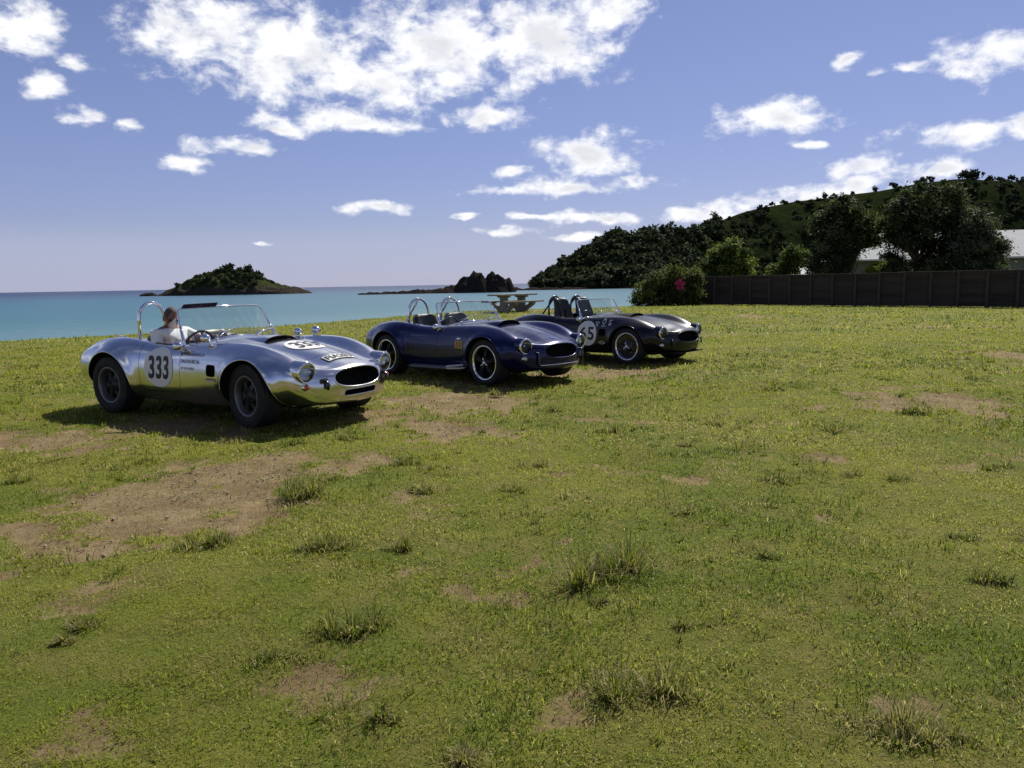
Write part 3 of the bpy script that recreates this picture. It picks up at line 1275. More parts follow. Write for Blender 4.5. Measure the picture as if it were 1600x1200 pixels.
    # mirrors
    for (mx, my, big) in cfg['mirrors']:
        p = top(mx, my, 0)
        arm = MB().tube([p + Vector((0, 0, -.01)), p + Vector((.0, 0, .025)), p + Vector((-.02, math.copysign(.03, my), .05))], [.016, .010, .008], 7)
        mr = arm.build('mirror', M['chrome'], root)
        cc = p + Vector((-.015, math.copysign(.045, my), .058))
        r = .052 if big else .045
        MB().lathe([(.001, .07), (r * .55, .058), (r * .9, .03), (r, .0), (r * .96, -.008)], 20, axis='X', c=cc).build('shell', M['chrome'], mr)
        MB().lathe([(r * .96, -.008), (.001, -.006)], 20, axis='X', c=cc).build('mirror_glass', M['well'], mr)

    make_wheels(root, cfg)
    cfg['extra'](root, side, top, front, bonnet)
    return root


def dec(mb, name, mat, parent):
    return mb.build(name, M[mat], parent)


def silver_extra(root, side, top, front, bonnet):
    S = lambda off: (lambda u, v: side(u, v, off))
    ro = dec(disc_decal(S(.004), -.315, .555, .235, .215, 2.15), 'race_number_roundel', 'decal_white', root)
    for k, d in enumerate((-.118, 0, .118)):
        dec(text_decal(S(.007), '3', -.315 + d, .555, .098, .255, .028), 'digit', 'decal_black', ro)
    dec(text_decal(S(.004), 'BRITTON & ASSOCIATES LTD', .245, .712, .42, .030, .01), 'lettering', 'decal_black', root)
    dec(text_decal(S(.004), 'CONSULTING DIRECTORS', .215, .638, .34, .034, .02), 'lettering', 'decal_black', root)
    dec(text_decal(S(.004), '09 814 8005', .18, .565, .24, .028, .0), 'lettering', 'decal_black', root)
    st = dec(poly_decal(S(.004), [(.515, .482), (.685, .482), (.685, .445), (.515, .445)]), 'sticker', 'decal_grey', root)
    dec(poly_decal(S(.006), [(.52, .479), (.68, .479), (.68, .466), (.52, .466)]), 'red_strip', 'decal_red', st)
    T = lambda off: (lambda u, v: top(-v, u, off))
    ro = dec(disc_decal(T(.006), 0.0, -1.16, .225, .195, 2.1), 'race_number_roundel', 'decal_white', bonnet)
    for d in (-.108, 0, .108):
        dec(text_decal(T(.010), '3', d, -1.16, .088, .22, .02), 'digit', 'decal_black', ro)
    pl = dec(poly_decal(T(.006), [(-.21, -1.585), (.21, -1.585), (.21, -1.705), (-.21, -1.705)]), 'number_plate', 'decal_black', root)
    dec(poly_decal(T(.009), [(-.20, -1.592), (.20, -1.592), (.20, -1.698), (-.20, -1.698)]), 'plate_face', 'decal_white', pl)
    dec(text_decal(T(.013), 'FIA289', 0, -1.645, .37, .082, .02), 'lettering', 'decal_black', pl)
    # added black shapes standing in for dark reflections either side of the mouth
    for s in (-1, 1):
        p = front(s * .44, .44, 0)
        MB().tube([p + Vector((-.04, 0, .03)), p + Vector((.03, 0, .03)), p + Vector((.055, 0, .0)), p + Vector((.045, 0, -.05))],
                  [.017, .018, .02, .016], 8).box(p + Vector((-.0, 0, .035)), (.03, .085, .05), bev=.01).build('reflection_blob', M['gloss_black'], root)


def blue_extra(root, side, top, front, bonnet):
    S = lambda off: (lambda u, v: side(u, v, off))
    v = dec(poly_decal(S(.004), [(.505, .615), (.695, .615), (.695, .505), (.505, .505)]), 'vent_panel', 'gold', root)
    for k in range(4):
        x = .54 + k * .04
        dec(poly_decal(S(.007), [(x, .60), (x + .010, .60), (x + .010, .52), (x, .52)], 2), 'louvre', 'black', v)
    dec(text_decal(S(.004), '427', .59, .648, .10, .026, .02), 'badge', 'chrome', root)
    # side exhausts under the sills, headers just behind the front wheels
    for s in (-1, 1):
        ex = MB().tube([(.62, s * .66, .235), (.48, s * .735, .205), (.30, s * .755, .19), (-.52, s * .755, .175), (-.66, s * .755, .175)],
                       [.03, .042, .047, .047, .030], 12).build('side_exhaust', M['dull_steel'], root)
        for k in range(2):
            MB().tube([(.66, s * .64, .27 - k * .045), (.58, s * .765, .25 - k * .045), (.36, s * .80, .225 - k * .03), (.24, s * .76, .20)],
                      .024, 8).build('exhaust_header', M['steel'], ex)
    # black bumperettes beside the mouth
    for s in (-1, 1):
        p = front(s * .46, .42, 0)
        MB().tube([p + Vector((-.03, 0, .06)), p + Vector((.05, 0, .05)), p + Vector((.055, 0, -.10)), p + Vector((.035, 0, -.13))], .016, 8).build('overrider', M['gloss_black'], root)
    T = lambda off: (lambda u, v: top(-v, u, off))
    MB().tube([front(y, .30, .006) for y in np.linspace(-.42, .42, 15)], .007, 6).build('lower_trim', M['chrome'], root)
    dec(disc_decal(T(.005), 0, -1.72, .035, .035), 'badge', 'chrome', root)
    for s in (-1, 1):
        for x in (.55, .95):
            p = top(x, s * .43, 0)
            MB().ball(p, .014, 10, 6).build('bonnet_catch', M['chrome'], root)


def grey_extra(root, side, top, front, bonnet):
    S = lambda off: (lambda u, v: side(u, v, off))
    ro = dec(disc_decal(S(.004), .23, .53, .235, .225, 2.1), 'race_number_roundel', 'decal_white', root)
    for ch, d in (('6', -.095), ('5', .095)):
        dec(text_decal(S(.007), ch, .23 + d, .53, .155, .24, .022), 'digit', 'decal_black', ro)
    t = dec(poly_decal(S(.004), [(.41, .745), (.52, .745), (.465, .645)]), 'triangle_sticker', 'decal_grey', root)
    dec(poly_decal(S(.006), [(.442, .731), (.488, .731), (.465, .69)]), 'sticker_centre', 'black', t)
    g = dec(disc_decal(S(.004), .625, .75, .046, .052), 'ring_sticker', 'decal_grey', root)
    dec(disc_decal(S(.006), .625, .75, .024, .032), 'sticker_centre', 'charcoal', g)
    dec(poly_decal(S(.004), [(.575, .685), (.675, .685), (.675, .665), (.575, .665)]), 'strip_sticker', 'decal_grey', root)
    dec(text_decal(S(.004), 'S', .775, .735, .080, .10, .01), 'curled_sticker', 'decal_grey', root)
    dec(poly_decal(S(.004), [(.735, .720), (.80, .720), (.80, .702), (.735, .702)]), 'strip_sticker', 'decal_grey', root)
    d = dec(poly_decal(S(.004), [(.50, .375), (.595, .410), (.69, .375), (.595, .340)]), 'diamond_sticker', 'decal_grey', root)
    dec(poly_decal(S(.006), [(.55, .375), (.595, .390), (.64, .375), (.595, .360)]), 'sticker_centre', 'charcoal', d)
    for s in (-1, 1):
        p = front(s * .40, .585, .0)
        MB().ball(p, .012, 8, 6).build('bonnet_pin', M['chrome'], root)
    MB().box((1.80, 0, .215), (.22, 1.0, .02), bev=.006).build('chin_spoiler', M['black'], root)
    for s in (-1, 1):
        p = front(s * .46, .40, 0)
        MB().tube([p + Vector((-.03, 0, .05)), p + Vector((.04, 0, .04)), p + Vector((.045, 0, -.06))], .014, 8).build('overrider', M['gloss_black'], root)


_m_slot = make_body_meshes(True)
_m_plain = make_body_meshes(False)
silver = make_car(dict(loc=(-3.226, 8.883, .03), yaw=R(-30.86), paint='aluminium', meshes=_m_slot,
    label='polished bare metal open roadster with race number 333 and a man at the wheel',
    rim_r=.205, wheel='windows', lip='lip_grey', centre='magnesium', spin='magnesium', steer=R(-9),
    hoops=[(-.92, -.37, .168, 1.255, False)], hoop_mat='chrome', seat='plain', seat_top=.90,
    screen=dict(zt=1.19, xt=-.17), visor=True, deflector=True, scoop=dict(x1=.80, hw=.23, h=.038),
    lamp='orange_lamp', lamp_z=.425, mirrors=[(.03, -.69, True), (.40, -.62, True), (.66, .63, True), (.45, .55, False)], extra=silver_extra))
blue = make_car(dict(loc=(-.633, 12.196, 0.0), yaw=R(-45.1), paint='blue', meshes=_m_plain,
    label='dark blue open roadster with twin chrome roll hoops and chrome rimmed wheels, no race number',
    rim_r=.243, wheel='spokes', lip='chrome', centre='magnesium', spin='chrome', grille=True,
    hoops=[(-.90, -.335, .20, 1.215, True), (-.90, .335, .20, 1.215, True)], hoop_mat='chrome', seat='plain', seat_top=.965,
    screen=dict(zt=1.155, xt=-.165), scoop=dict(x1=.86, hw=.24, h=.055), rim_mat='chrome',
    lamp='clear_lamp', lamp_z=.40, mirrors=[(.02, -.69, False)], extra=blue_extra))
grey = make_car(dict(loc=(1.757, 14.863, -.03), yaw=R(-44.0), paint='charcoal', meshes=_m_plain,
    label='charcoal black open roadster with race number 65 and tall black bucket seats',
    rim_r=.240, wheel='disc', lip='chrome', centre='gloss_black', spin='chrome', grille=True,
    hoops=[(-.90, -.335, .185, 1.20, True), (-.90, .335, .185, 1.20, True)], hoop_mat='gloss_black', seat='bucket', seat_top=1.165, belts=True,
    screen=dict(zt=1.13, xt=-.16), scoop=dict(x1=.82, hw=.22, h=.04),
    lamp='clear_lamp', lamp_z=.36, mirrors=[(.03, -.70, False)], extra=grey_extra))
# ---------------------------------------------------------------- ground
SEA_Z = -2.3
S2 = math.sqrt(2)


def sstep(a, b, x):
    t = np.clip((x - a) / (b - a), 0, 1)
    return t * t * (3 - 2 * t)


def gz(x, y):
    x, y = np.asarray(x, float), np.asarray(y, float)
    z = .05 * (fbm(x * .35 + 5, y * .35, 3) - .5) + .022 * (fbm(x * 1.7, y * 1.7 + 9, 3) - .5) + .022 * (fbm(x * 5.5 + 2, y * 5.5, 3) - .5)
    for (cx, cy, cz, r) in ((-3.226, 8.883, .025, 2.4), (-.633, 12.196, 0.0, 2.4), (1.757, 14.863, -.03, 2.4)):
        w = np.exp(-(((x - cx) ** 2 + (y - cy) ** 2) / r ** 2) ** 2)
        z = z * (1 - w) + cz * w
    z = z + .21 * np.exp(-((x - .1) ** 2 + (y - 34.2) ** 2) / (2 * 4.5 ** 2))
    s = (y - x - 37.5) / S2 + .8 * (fbm(x * .12, y * .12, 2) - .5)
    z = z - 2.5 * sstep(0, 8, s) - 2.5 * sstep(8, 40, s)
    return z


DIRT = [(-2.30, 5.15, .80, 1.05), (-4.42, 7.38, .84, .60), (-2.65, 4.25, .36, .30), (-1.95, 5.95, .75, .50), (-.95, 9.45, .95, .85),
        (-.58, 7.57, .57, .62), (1.5, 12.3, 1.0, 1.0), (4.61, 8.72, .74, 1.1), (1.28, 5.52, .26, .20), (2.53, 6.16, .20, .18),
        (.27, 4.15, .09, .14), (-.76, 2.79, .10, .06), (-1.29, 2.58, .06, .06), (9.44, 29.95, .87, 1.8), (1.9, 35.4, 1.5, 1.1),
        (-1.30, 6.35, .20, .22), (2.95, 12.15, .42, .45), (5.13, 8.90, .40, .7), (9.09, 13.85, .5, 1.1), (.33, 5.68, .11, .10),
        (-.19, 2.75, .07, .06), (1.89, 4.53, .10, .07), (-3.6, 8.0, 1.1, .7), (-.2, 11.2, .9, .7), (1.9, 14.0, 1.0, .6),
        (5.5, 20., 1.2, .5), (7.6, 24., 1.0, .5), (3.5, 24.5, 1.6, .6), (8.2, 18.6, .7, .35), (12.5, 22.0, 1.6, .7)]


def dirt_at(x, y):
    d = np.full(np.shape(x), -1.0)
    for (cx, cy, rx, ry) in DIRT:
        d = np.maximum(d, 1 - np.sqrt(((x - cx) / (rx * 1.12)) ** 2 + ((y - cy) / (ry * 1.12)) ** 2) - (.30 if rx < .35 else .12 if rx < .6 else .28 if cx > 3 else -.14))
    n = fbm(x * 2.6 + 3, y * 2.2, 5, .68) - .5
    n2 = fbm(x * .6, y * .6 + 40, 3) - .5
    n = n + .55 * (fbm(x * 9 + 1, y * 8, 3, .6) - .5)
    worn = sstep(.09, .24, fbm(x * 1.5 + 31, y * 2.1 + 7, 5, .66) - .5) * .66
    return np.clip(np.maximum(sstep(-.10, .42, d + n * 2.3 + n2 * .5 - .05), worn), 0, 1)


def make_ground():
    def axis(lo, a, b, hi, st, g):
        mid = np.arange(a, b + 1e-6, st)
        up, d, v = [], st, b
        while v < hi:
            d *= g
            v += d
            up.append(v)
        dn, d, v = [], st, a
        while v > lo:
            d *= g
            v -= d
            dn.append(v)
        return np.concatenate([dn[::-1], mid, up])
    xs = axis(-160, -5.5, 7.0, 200, .085, 1.05)
    ys = axis(-160, 1.6, 15.0, 190, .085, 1.05)
    X, Y = np.meshgrid(xs, ys)
    Z = gz(X, Y)
    D = dirt_at(X, Y)
    Z = Z - .03 * D + .012 * D * (fbm(X * 7, Y * 7 + 3, 3) - .5)
    n, m = X.shape
    idx = np.arange(n * m).reshape(n, m)
    F = np.stack([idx[:-1, :-1], idx[:-1, 1:], idx[1:, 1:], idx[1:, :-1]], -1).reshape(-1, 4)
    me = mesh_np('ground', np.stack([X, Y, Z], -1).reshape(-1, 3), F, True)
    at = me.attributes.new('dirt', 'FLOAT', 'POINT')
    at.data.foreach_set('value', D.ravel().astype(np.float32))
    S = (Y - X - 37.5) / S2
    at = me.attributes.new('sand', 'FLOAT', 'POINT')
    at.data.foreach_set('value', sstep(1.5, 5, S).ravel().astype(np.float32))
    m_ = bpy.data.materials.new('lawn')
    m_.use_nodes = True
    nt = m_.node_tree
    N, L = nt.nodes.new, nt.links.new
    b = nt.nodes['Principled BSDF']
    b.inputs['Roughness'].default_value = .95
    b.inputs['Specular IOR Level'].default_value = .1
    tc = N('ShaderNodeTexCoord')

    def noise(sc, det=6, rough=.6):
        q = N('ShaderNodeTexNoise')
        q.inputs['Scale'].default_value = sc
        q.inputs['Detail'].default_value = det
        q.inputs['Roughness'].default_value = rough
        L(tc.outputs['Object'], q.inputs['Vector'])
        return q.outputs[0]

    def rng_(v, lo, hi):
        q = N('ShaderNodeMapRange')
        q.interpolation_type = 'SMOOTHSTEP'
        L(v, q.inputs[0])
        q.inputs[1].default_value = lo
        q.inputs[2].default_value = hi
        return q.outputs[0]

    def mix(f, a, c):
        q = N('ShaderNodeMix')
        q.data_type = 'RGBA'
        L(f, q.inputs[0])
        for i, v in ((6, a), (7, c)):
            if isinstance(v, tuple):
                q.inputs[i].default_value = (*v, 1)
            else:
                L(v, q.inputs[i])
        return q.outputs[2]
    g = mix(rng_(noise(.55, 5), .40, .62), (.120, .155, .015), (.230, .232, .028))
    g = mix(rng_(noise(2.3, 6), .44, .64), g, (.200, .170, .046))
    g = mix(rng_(noise(9.0, 6, .7), .50, .72), g, (.060, .078, .012))
    g = mix(rng_(noise(60.0, 4, .7), .52, .75), g, (.20, .19, .05))
    g = mix(rng_(noise(170.0, 3, .7), .42, .62), g, (.066, .078, .014))
    g = mix(rng_(noise(310.0, 2, .6), .56, .70), g, (.26, .23, .08))
    d = mix(rng_(noise(3.0, 8, .65), .38, .66), (.180, .126, .062), (.265, .198, .105))
    d = mix(rng_(noise(120, 3, .7), .55, .72), d, (.33, .26, .15))
    d = mix(rng_(noise(26, 6, .7), .50, .74), d, (.095, .062, .034))
    at = N('ShaderNodeAttribute')
    at.attribute_name = 'dirt'
    ad = N('ShaderNodeMath')
    ad.operation = 'ADD'
    L(at.outputs['Fac'], ad.inputs[0])
    sc = N('ShaderNodeMath')
    sc.operation = 'MULTIPLY_ADD'
    L(noise(14, 6, .7), sc.inputs[0])
    sc.inputs[1].default_value = 1.7
    sc.inputs[2].default_value = -.85
    L(sc.outputs[0], ad.inputs[1])
    c = mix(rng_(ad.outputs[0], .22, .72), g, d)
    as_ = N('ShaderNodeAttribute')
    as_.attribute_name = 'sand'
    c = mix(as_.outputs['Fac'], c, (.50, .43, .32))
    L(c, b.inputs['Base Color'])
    bp = N('ShaderNodeBump')
    bp.inputs['Strength'].default_value = .9
    bp.inputs['Distance'].default_value = .03
    L(noise(34, 9, .75), bp.inputs['Height'])
    L(bp.outputs[0], b.inputs['Normal'])
    o = link('ground', me, m_)
    tag(o, kind='structure')
    return o


make_ground()


# ---------------------------------------------------------------- grass
def leaf_material(name, rough=.6, trans=.35, spec=.3):
    m = bpy.data.materials.new(name)
    m.use_nodes = True
    nt = m.node_tree
    b = nt.nodes['Principled BSDF']
    b.inputs['Roughness'].default_value = rough
    b.inputs['Specular IOR Level'].default_value = spec
    at = nt.nodes.new('ShaderNodeAttribute')
    at.attribute_name = 'tint'
    nt.links.new(at.outputs['Color'], b.inputs['Base Color'])
    tr = nt.nodes.new('ShaderNodeBsdfTranslucent')
    br = nt.nodes.new('ShaderNodeMix')
    br.data_type = 'RGBA'
    br.blend_type = 'MULTIPLY'
    br.inputs[0].default_value = 1
    br.inputs[7].default_value = (1.08, 1.18, .75, 1)
    nt.links.new(at.outputs['Color'], br.inputs[6])
    nt.links.new(br.outputs[2], tr.inputs[0])
    mx = nt.nodes.new('ShaderNodeMixShader')
    mx.inputs[0].default_value = trans
    nt.links.new(b.outputs[0], mx.inputs[1])
    nt.links.new(tr.outputs[0], mx.inputs[2])
    out = nt.nodes['Material Output']
    nt.links.new(mx.outputs[0], out.inputs[0])
    return m


M['blade'] = leaf_material('grass_blade', .6, .5, .2)
M['leaf'] = leaf_material('leaf', .65, .38, .15)
M['far_leaf'] = leaf_material('far_leaf', .85, .18, .08)


def set_tint(me, col):
    at = me.attributes.new('tint', 'FLOAT_COLOR', 'POINT')
    c = np.ones((len(col), 4), np.float32)
    c[:, :3] = col
    at.data.foreach_set('color', c.ravel())


def blades(base, length, width, lean, heading, col):
    """tapered blades with one bend: five points, three triangles each"""
    n = len(base)
    d = np.stack([np.cos(heading), np.sin(heading), np.zeros(n)], -1)
    w = np.stack([-np.sin(heading), np.cos(heading), np.zeros(n)], -1)
    up = np.array([0, 0, 1.])
    l, le, wd = length[:, None], lean[:, None], width[:, None]
    mid = base + l * .55 * (up * np.cos(le * .55) + d * np.sin(le * .55))
    tip = mid + l * .5 * (up * np.cos(le * 1.5) + d * np.sin(le * 1.5))
    V = np.stack([base - w * wd, base + w * wd, mid + w * wd * .8, mid - w * wd * .8, tip], 1)
    o = np.arange(n)[:, None] * 5
    F = np.concatenate([o + np.array([[0, 1, 2]]), o + np.array([[0, 2, 3]]), o + np.array([[3, 2, 4]])], 0)
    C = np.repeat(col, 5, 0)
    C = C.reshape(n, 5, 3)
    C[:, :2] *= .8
    return V.reshape(-1, 3), F, C.reshape(-1, 3)


PAL = np.array([[.120, .175, .013], [.265, .285, .022], [.330, .315, .054], [.390, .330, .120], [.48, .42, .23]])


def grass_colour(n, x, y, r):
    lush = fbm(x * .7, y * .7 + 12, 3)
    t = np.clip((lush - .5) * 5.0 + .5, 0, 1)
    dry = np.clip((fbm(x * 1.3 + 50, y * 1.3, 4, .62) - .5) * 7 + .3, 0, 1)
    u = r.random(n)
    c = PAL[0] * t[:, None] + PAL[1] * (1 - t[:, None])
    k = (u < .18 + .50 * dry)[:, None]
    c = np.where(k, PAL[2], c)
    k = (u < .05 + .28 * dry)[:, None]
    c = np.where(k, PAL[3], c)
    k = (u < .012 + .07 * dry)[:, None]
    c = np.where(k, PAL[4], c)
    return c * (.70 + .6 * r.random(n))[:, None]


def make_lawn():
    r = np.random.default_rng(5)
    VV, FF, CC = [], [], []
    off = 0
    for (d0, d1, dens, lm, wm) in ((1.2, 3.6, 10500, .018, .0017), (3.6, 6.5, 5200, .021, .0023), (6.5, 11, 1900, .027, .0037),
                                   (11, 20, 520, .035, .0072), (20, 46, 80, .05, .017)):
        # a fan a couple of metres wider than what is looked at, thinner towards its rim
        area = .72 * (d1 * d1 - d0 * d0) + 5.2 * (d1 - d0)
        n = int(area * dens)
        y = d0 + (d1 - d0) * r.random(int(n * 1.6))
        y = y[r.random(len(y)) < (.72 * y + 2.6) / (.72 * d1 + 2.6)][:n]
        n = len(y)
        x = (r.random(n) * 2 - 1) * (y * .72 + 2.6)
        keep = (y - x - 38) / S2 < 1.0
        rim = np.clip((np.abs(x) - .71 * y) / 2.6, 0, 1)
        keep &= r.random(n) < np.where(rim > 0, .55 * (1 - rim) ** .8, 1.0)
        D = dirt_at(x, y)
        patch = fbm(x * 3 + 9, y * 3, 3)
        keep &= r.random(n) > np.clip(D * 1.15, 0, .955)
        keep &= r.random(n) < np.clip(.55 + (patch - .35) * 2.2, .5, 1)
        x, y, patch = x[keep], y[keep], patch[keep]
        n = len(x)
        z = gz(x, y) - .004
        tall = np.clip((fbm(x * 1.9 + 70, y * 1.9, 4, .6) - .52) * 6, 0, 1)
        ln = lm * (.55 + .9 * r.random(n)) * (1 + 1.6 * tall * r.random(n) ** 1.5)
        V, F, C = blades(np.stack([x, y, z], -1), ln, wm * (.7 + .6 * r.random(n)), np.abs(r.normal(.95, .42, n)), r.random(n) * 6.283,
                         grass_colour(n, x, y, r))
        VV.append(V)
        FF.append(F + off)
        CC.append(C)
        off += len(V)
    # small rough clumps everywhere, so the mown surface is uneven
    k = 4600
    cy = np.sqrt(r.random(k) * (15 ** 2 - 1.9 ** 2) + 1.9 ** 2)
    cx = (r.random(k) * 2 - 1) * cy * .74
    ok = (dirt_at(cx, cy) < .55) & (fbm(cx * 1.3 + 20, cy * 1.3 + 8, 3) > .46)
    cx, cy = cx[ok], cy[ok]
    k = len(cx)
    per = 20
    cr = .015 + .075 * r.random(k) ** 2.5
    ch = .6 + .8 * r.random(k)
    kind = r.random(k)
    ci = np.repeat(np.arange(k), per)
    n = k * per
    an = r.random(n) * 6.283
    q = cr[ci] * np.sqrt(r.random(n))
    x, y = cx[ci] + q * np.cos(an) * 1.5, cy[ci] + q * np.sin(an)
    ln = (.024 + .5 * cr[ci]) * (.4 + .9 * r.random(n)) * ch[ci]
    cg = np.where((kind[ci] < .45)[:, None], np.array([.085, .118, .014]), np.where((kind[ci] < .75)[:, None], np.array([.20, .20, .03]), np.array([.34, .29, .13])))
    cg = cg * (.6 + .8 * r.random(n))[:, None]
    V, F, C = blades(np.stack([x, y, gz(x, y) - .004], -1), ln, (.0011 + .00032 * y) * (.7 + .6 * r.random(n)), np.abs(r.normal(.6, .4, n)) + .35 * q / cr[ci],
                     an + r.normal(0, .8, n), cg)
    VV.append(V)
    FF.append(F + off)
    CC.append(C)
    off += len(V)
    # dead stalks lying on the bare earth
    n = 14000
    dd = np.array(DIRT)
    pr_ = dd[:, 2] * dd[:, 3]
    di = r.choice(len(dd), n, p=pr_ / pr_.sum())
    x, y = dd[di, 0] + r.normal(0, .6, n) * dd[di, 2], dd[di, 1] + r.normal(0, .6, n) * dd[di, 3]
    ok = (dirt_at(x, y) > .35) & (y < 16)
    x, y = x[ok], y[ok]
    n = len(x)
    cs = np.array([.36, .29, .15]) * (.5 + .8 * r.random(n))[:, None]
    cs = np.where((r.random(n) < .3)[:, None], np.array([.16, .20, .03]), cs)
    V, F, C = blades(np.stack([x, y, gz(x, y) - .022], -1), .02 + .04 * r.random(n) ** 2, (.0010 + .00025 * y), np.abs(r.normal(1.25, .25, n)), r.random(n) * 6.283, cs)
    VV.append(V)
    FF.append(F + off)
    CC.append(C)
    off += len(V)
    me = mesh_np('grass', np.concatenate(VV), np.concatenate(FF))
    set_tint(me, np.concatenate(CC))
    o = link('grass', me, M['blade'])
    tag(o, 'short patchy mown grass over the whole lawn', 'grass', kind='stuff')


make_lawn()

TUFTS = [(.47, 2.50, .17), (.44, 3.59, .25), (1.20, 2.26, .16), (-.44, 2.39, .09), (-.70, 3.05, .16), (-.17, 2.16, .12), (-1.47, 5.17, .23),
         (-1.71, 4.17, .22), (-1.07, 4.06, .21), (.38, 3.27, .06), (.14, 3.07, .07), (.75, 3.02, .08), (1.31, 3.82, .10), (-.64, 4.03, .14),
         (-.93, 2.80, .10), (-1.86, 3.14, .17), (-1.85, 2.98, .08), (-1.39, 5.55, .24), (-.84, 6.07, .26), (.14, 5.94, .20), (1.02, 4.61, .12),
         (1.87, 5.37, .16), (2.47, 5.47, .18), (2.72, 5.32, .18), (2.45, 4.08, .14), (4.18, 7.99, .26), (-.64, 5.24, .14), (-.01, 5.20, .18),
         (-3.79, 5.67, .15), (2.24, 3.45, .12), (-2.6, 7.0, .2), (-1.5, 7.1, .22), (-2.0, 6.9, .2), (0.9, 7.3, .2), (2.0, 7.6, .22), (3.0, 7.1, .2),
         (3.6, 5.6, .18), (1.5, 6.6, .18), (.5, 8.6, .22), (-.2, 9.9, .2), (3.3, 9.8, .25), (5.2, 10.6, .2)]


def make_tufts():
    r = np.random.default_rng(8)
    words = ('low and mostly straw', 'low and mostly green', 'tall and arching', 'sparse and wispy')
    for i, (cx, cy, rad) in enumerate(TUFTS):
        big = i in (0, 1, 2, 4, 6)
        rad *= 1.15 if big else .95
        n = int((320 + 3000 * rad) * (1.0 if cy < 5 else .55))
        # a straggling chain of uneven crowns rather than one round cushion
        k = int(r.integers(3, 7)) + (2 if big else 0)
        sr = rad * (.20 + .26 * r.random(k))
        sc = np.zeros((k, 2))
        for m in range(1, k):
            w = int(r.integers(0, m))
            an_ = r.random() * 6.283
            sc[m] = sc[w] + np.array([math.cos(an_) * 1.25, math.sin(an_) * .6]) * (sr[w] + sr[m]) * .62
        sc -= sc.mean(0)
        sh = .3 + 1.0 * r.random(k) ** 1.5
        ci = r.choice(k, n, p=sr / sr.sum())
        a = r.random(n) * 6.283
        q = sr[ci] * np.minimum(np.abs(r.normal(0, .62, n)), 1.25)
        x, y = cx + sc[ci, 0] + q * np.cos(a), cy + sc[ci, 1] + q * np.sin(a) * .8
        z = gz(x, y) - .006
        ln = (.030 + (.40 if big else .22) * rad) * (.3 + 1.0 * r.random(n) ** 1.4) * sh[ci]
        straw = .12 + .45 * r.random()
        col = np.array([.095, .125, .016]) * (.65 + .8 * r.random(n))[:, None]
        u = r.random(n)
        col = np.where((u < straw + .25)[:, None], np.array([.200, .195, .036]) * (.7 + .6 * r.random(n))[:, None], col)
        col = np.where((u < straw)[:, None], np.array([.37, .31, .16]) * (.6 + .7 * r.random(n))[:, None], col)
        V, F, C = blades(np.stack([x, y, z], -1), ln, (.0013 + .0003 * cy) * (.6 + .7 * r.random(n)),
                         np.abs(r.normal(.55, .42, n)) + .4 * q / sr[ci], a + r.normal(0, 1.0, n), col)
        V = V - np.array([cx, cy, 0])
        me = mesh_np('grass_tuft', V, F)
        set_tint(me, C)
        o = link('grass_tuft', me, M['blade'])
        o.location = (cx, cy, 0)
        if i == 0:
            lab = 'biggest bristling grass tuft, dark at its foot, on open lawn'
        elif i == 1:
            lab = 'wide ragged grass tuft with straw stalks beside a small bare earth hole'
        elif i in (6, 17):
            lab = 'grass tuft at the rim of the large bare earth patch, towards the cars'
        elif i == 7:
            lab = 'grass tuft at the rim of the large bare earth patch, away from the cars'
        else:
            lab = 'coarse low grass tuft of mixed green and straw blades on the lawn'
        tag(o, lab, 'grass tuft', 'coarse grass tufts on the lawn')


make_tufts()


def make_stones():
    """small pale stones lying in the bare earth"""
    r = np.random.default_rng(2)
    V, F = [], []
    off = 0
    base = np.array([[1, 0, 0], [-1, 0, 0], [0, 1, 0], [0, -1, 0], [0, 0, 1], [0, 0, -1]], float)
    tri = np.array([[0, 2, 4], [2, 1, 4], [1, 3, 4], [3, 0, 4], [2, 0, 5], [1, 2, 5], [3, 1, 5], [0, 3, 5]])
    for _ in range(1500):
        c = DIRT[(0, 0, 0, 1, 3, 4, 4, 5, 5, 6, 6, 7)[r.integers(0, 12)]]
        x, y = c[0] + r.normal(0, c[2] * .5), c[1] + r.normal(0, c[3] * .5)
        if dirt_at(np.array([x]), np.array([y]))[0] < .5:
            continue
        s = .004 + .012 * r.random() ** 3
        p = base * s * (.6 + .8 * r.random((6, 3)))
        p[:, 2] *= .6
        V.append(p + [x, y, float(gz(x, y)) - .016])
        F.append(tri + off)
        off += 6
    me = mesh_np('pebbles', np.concatenate(V), np.concatenate(F))
    o = link('pebbles', me, principled('pale_pebble', (.38, .32, .24), .9, var=(30, (.22, .17, .12), .4, .6)))
    tag(o, 'small pale pebbles scattered over the bare earth patches', 'pebbles', kind='stuff')


make_stones()

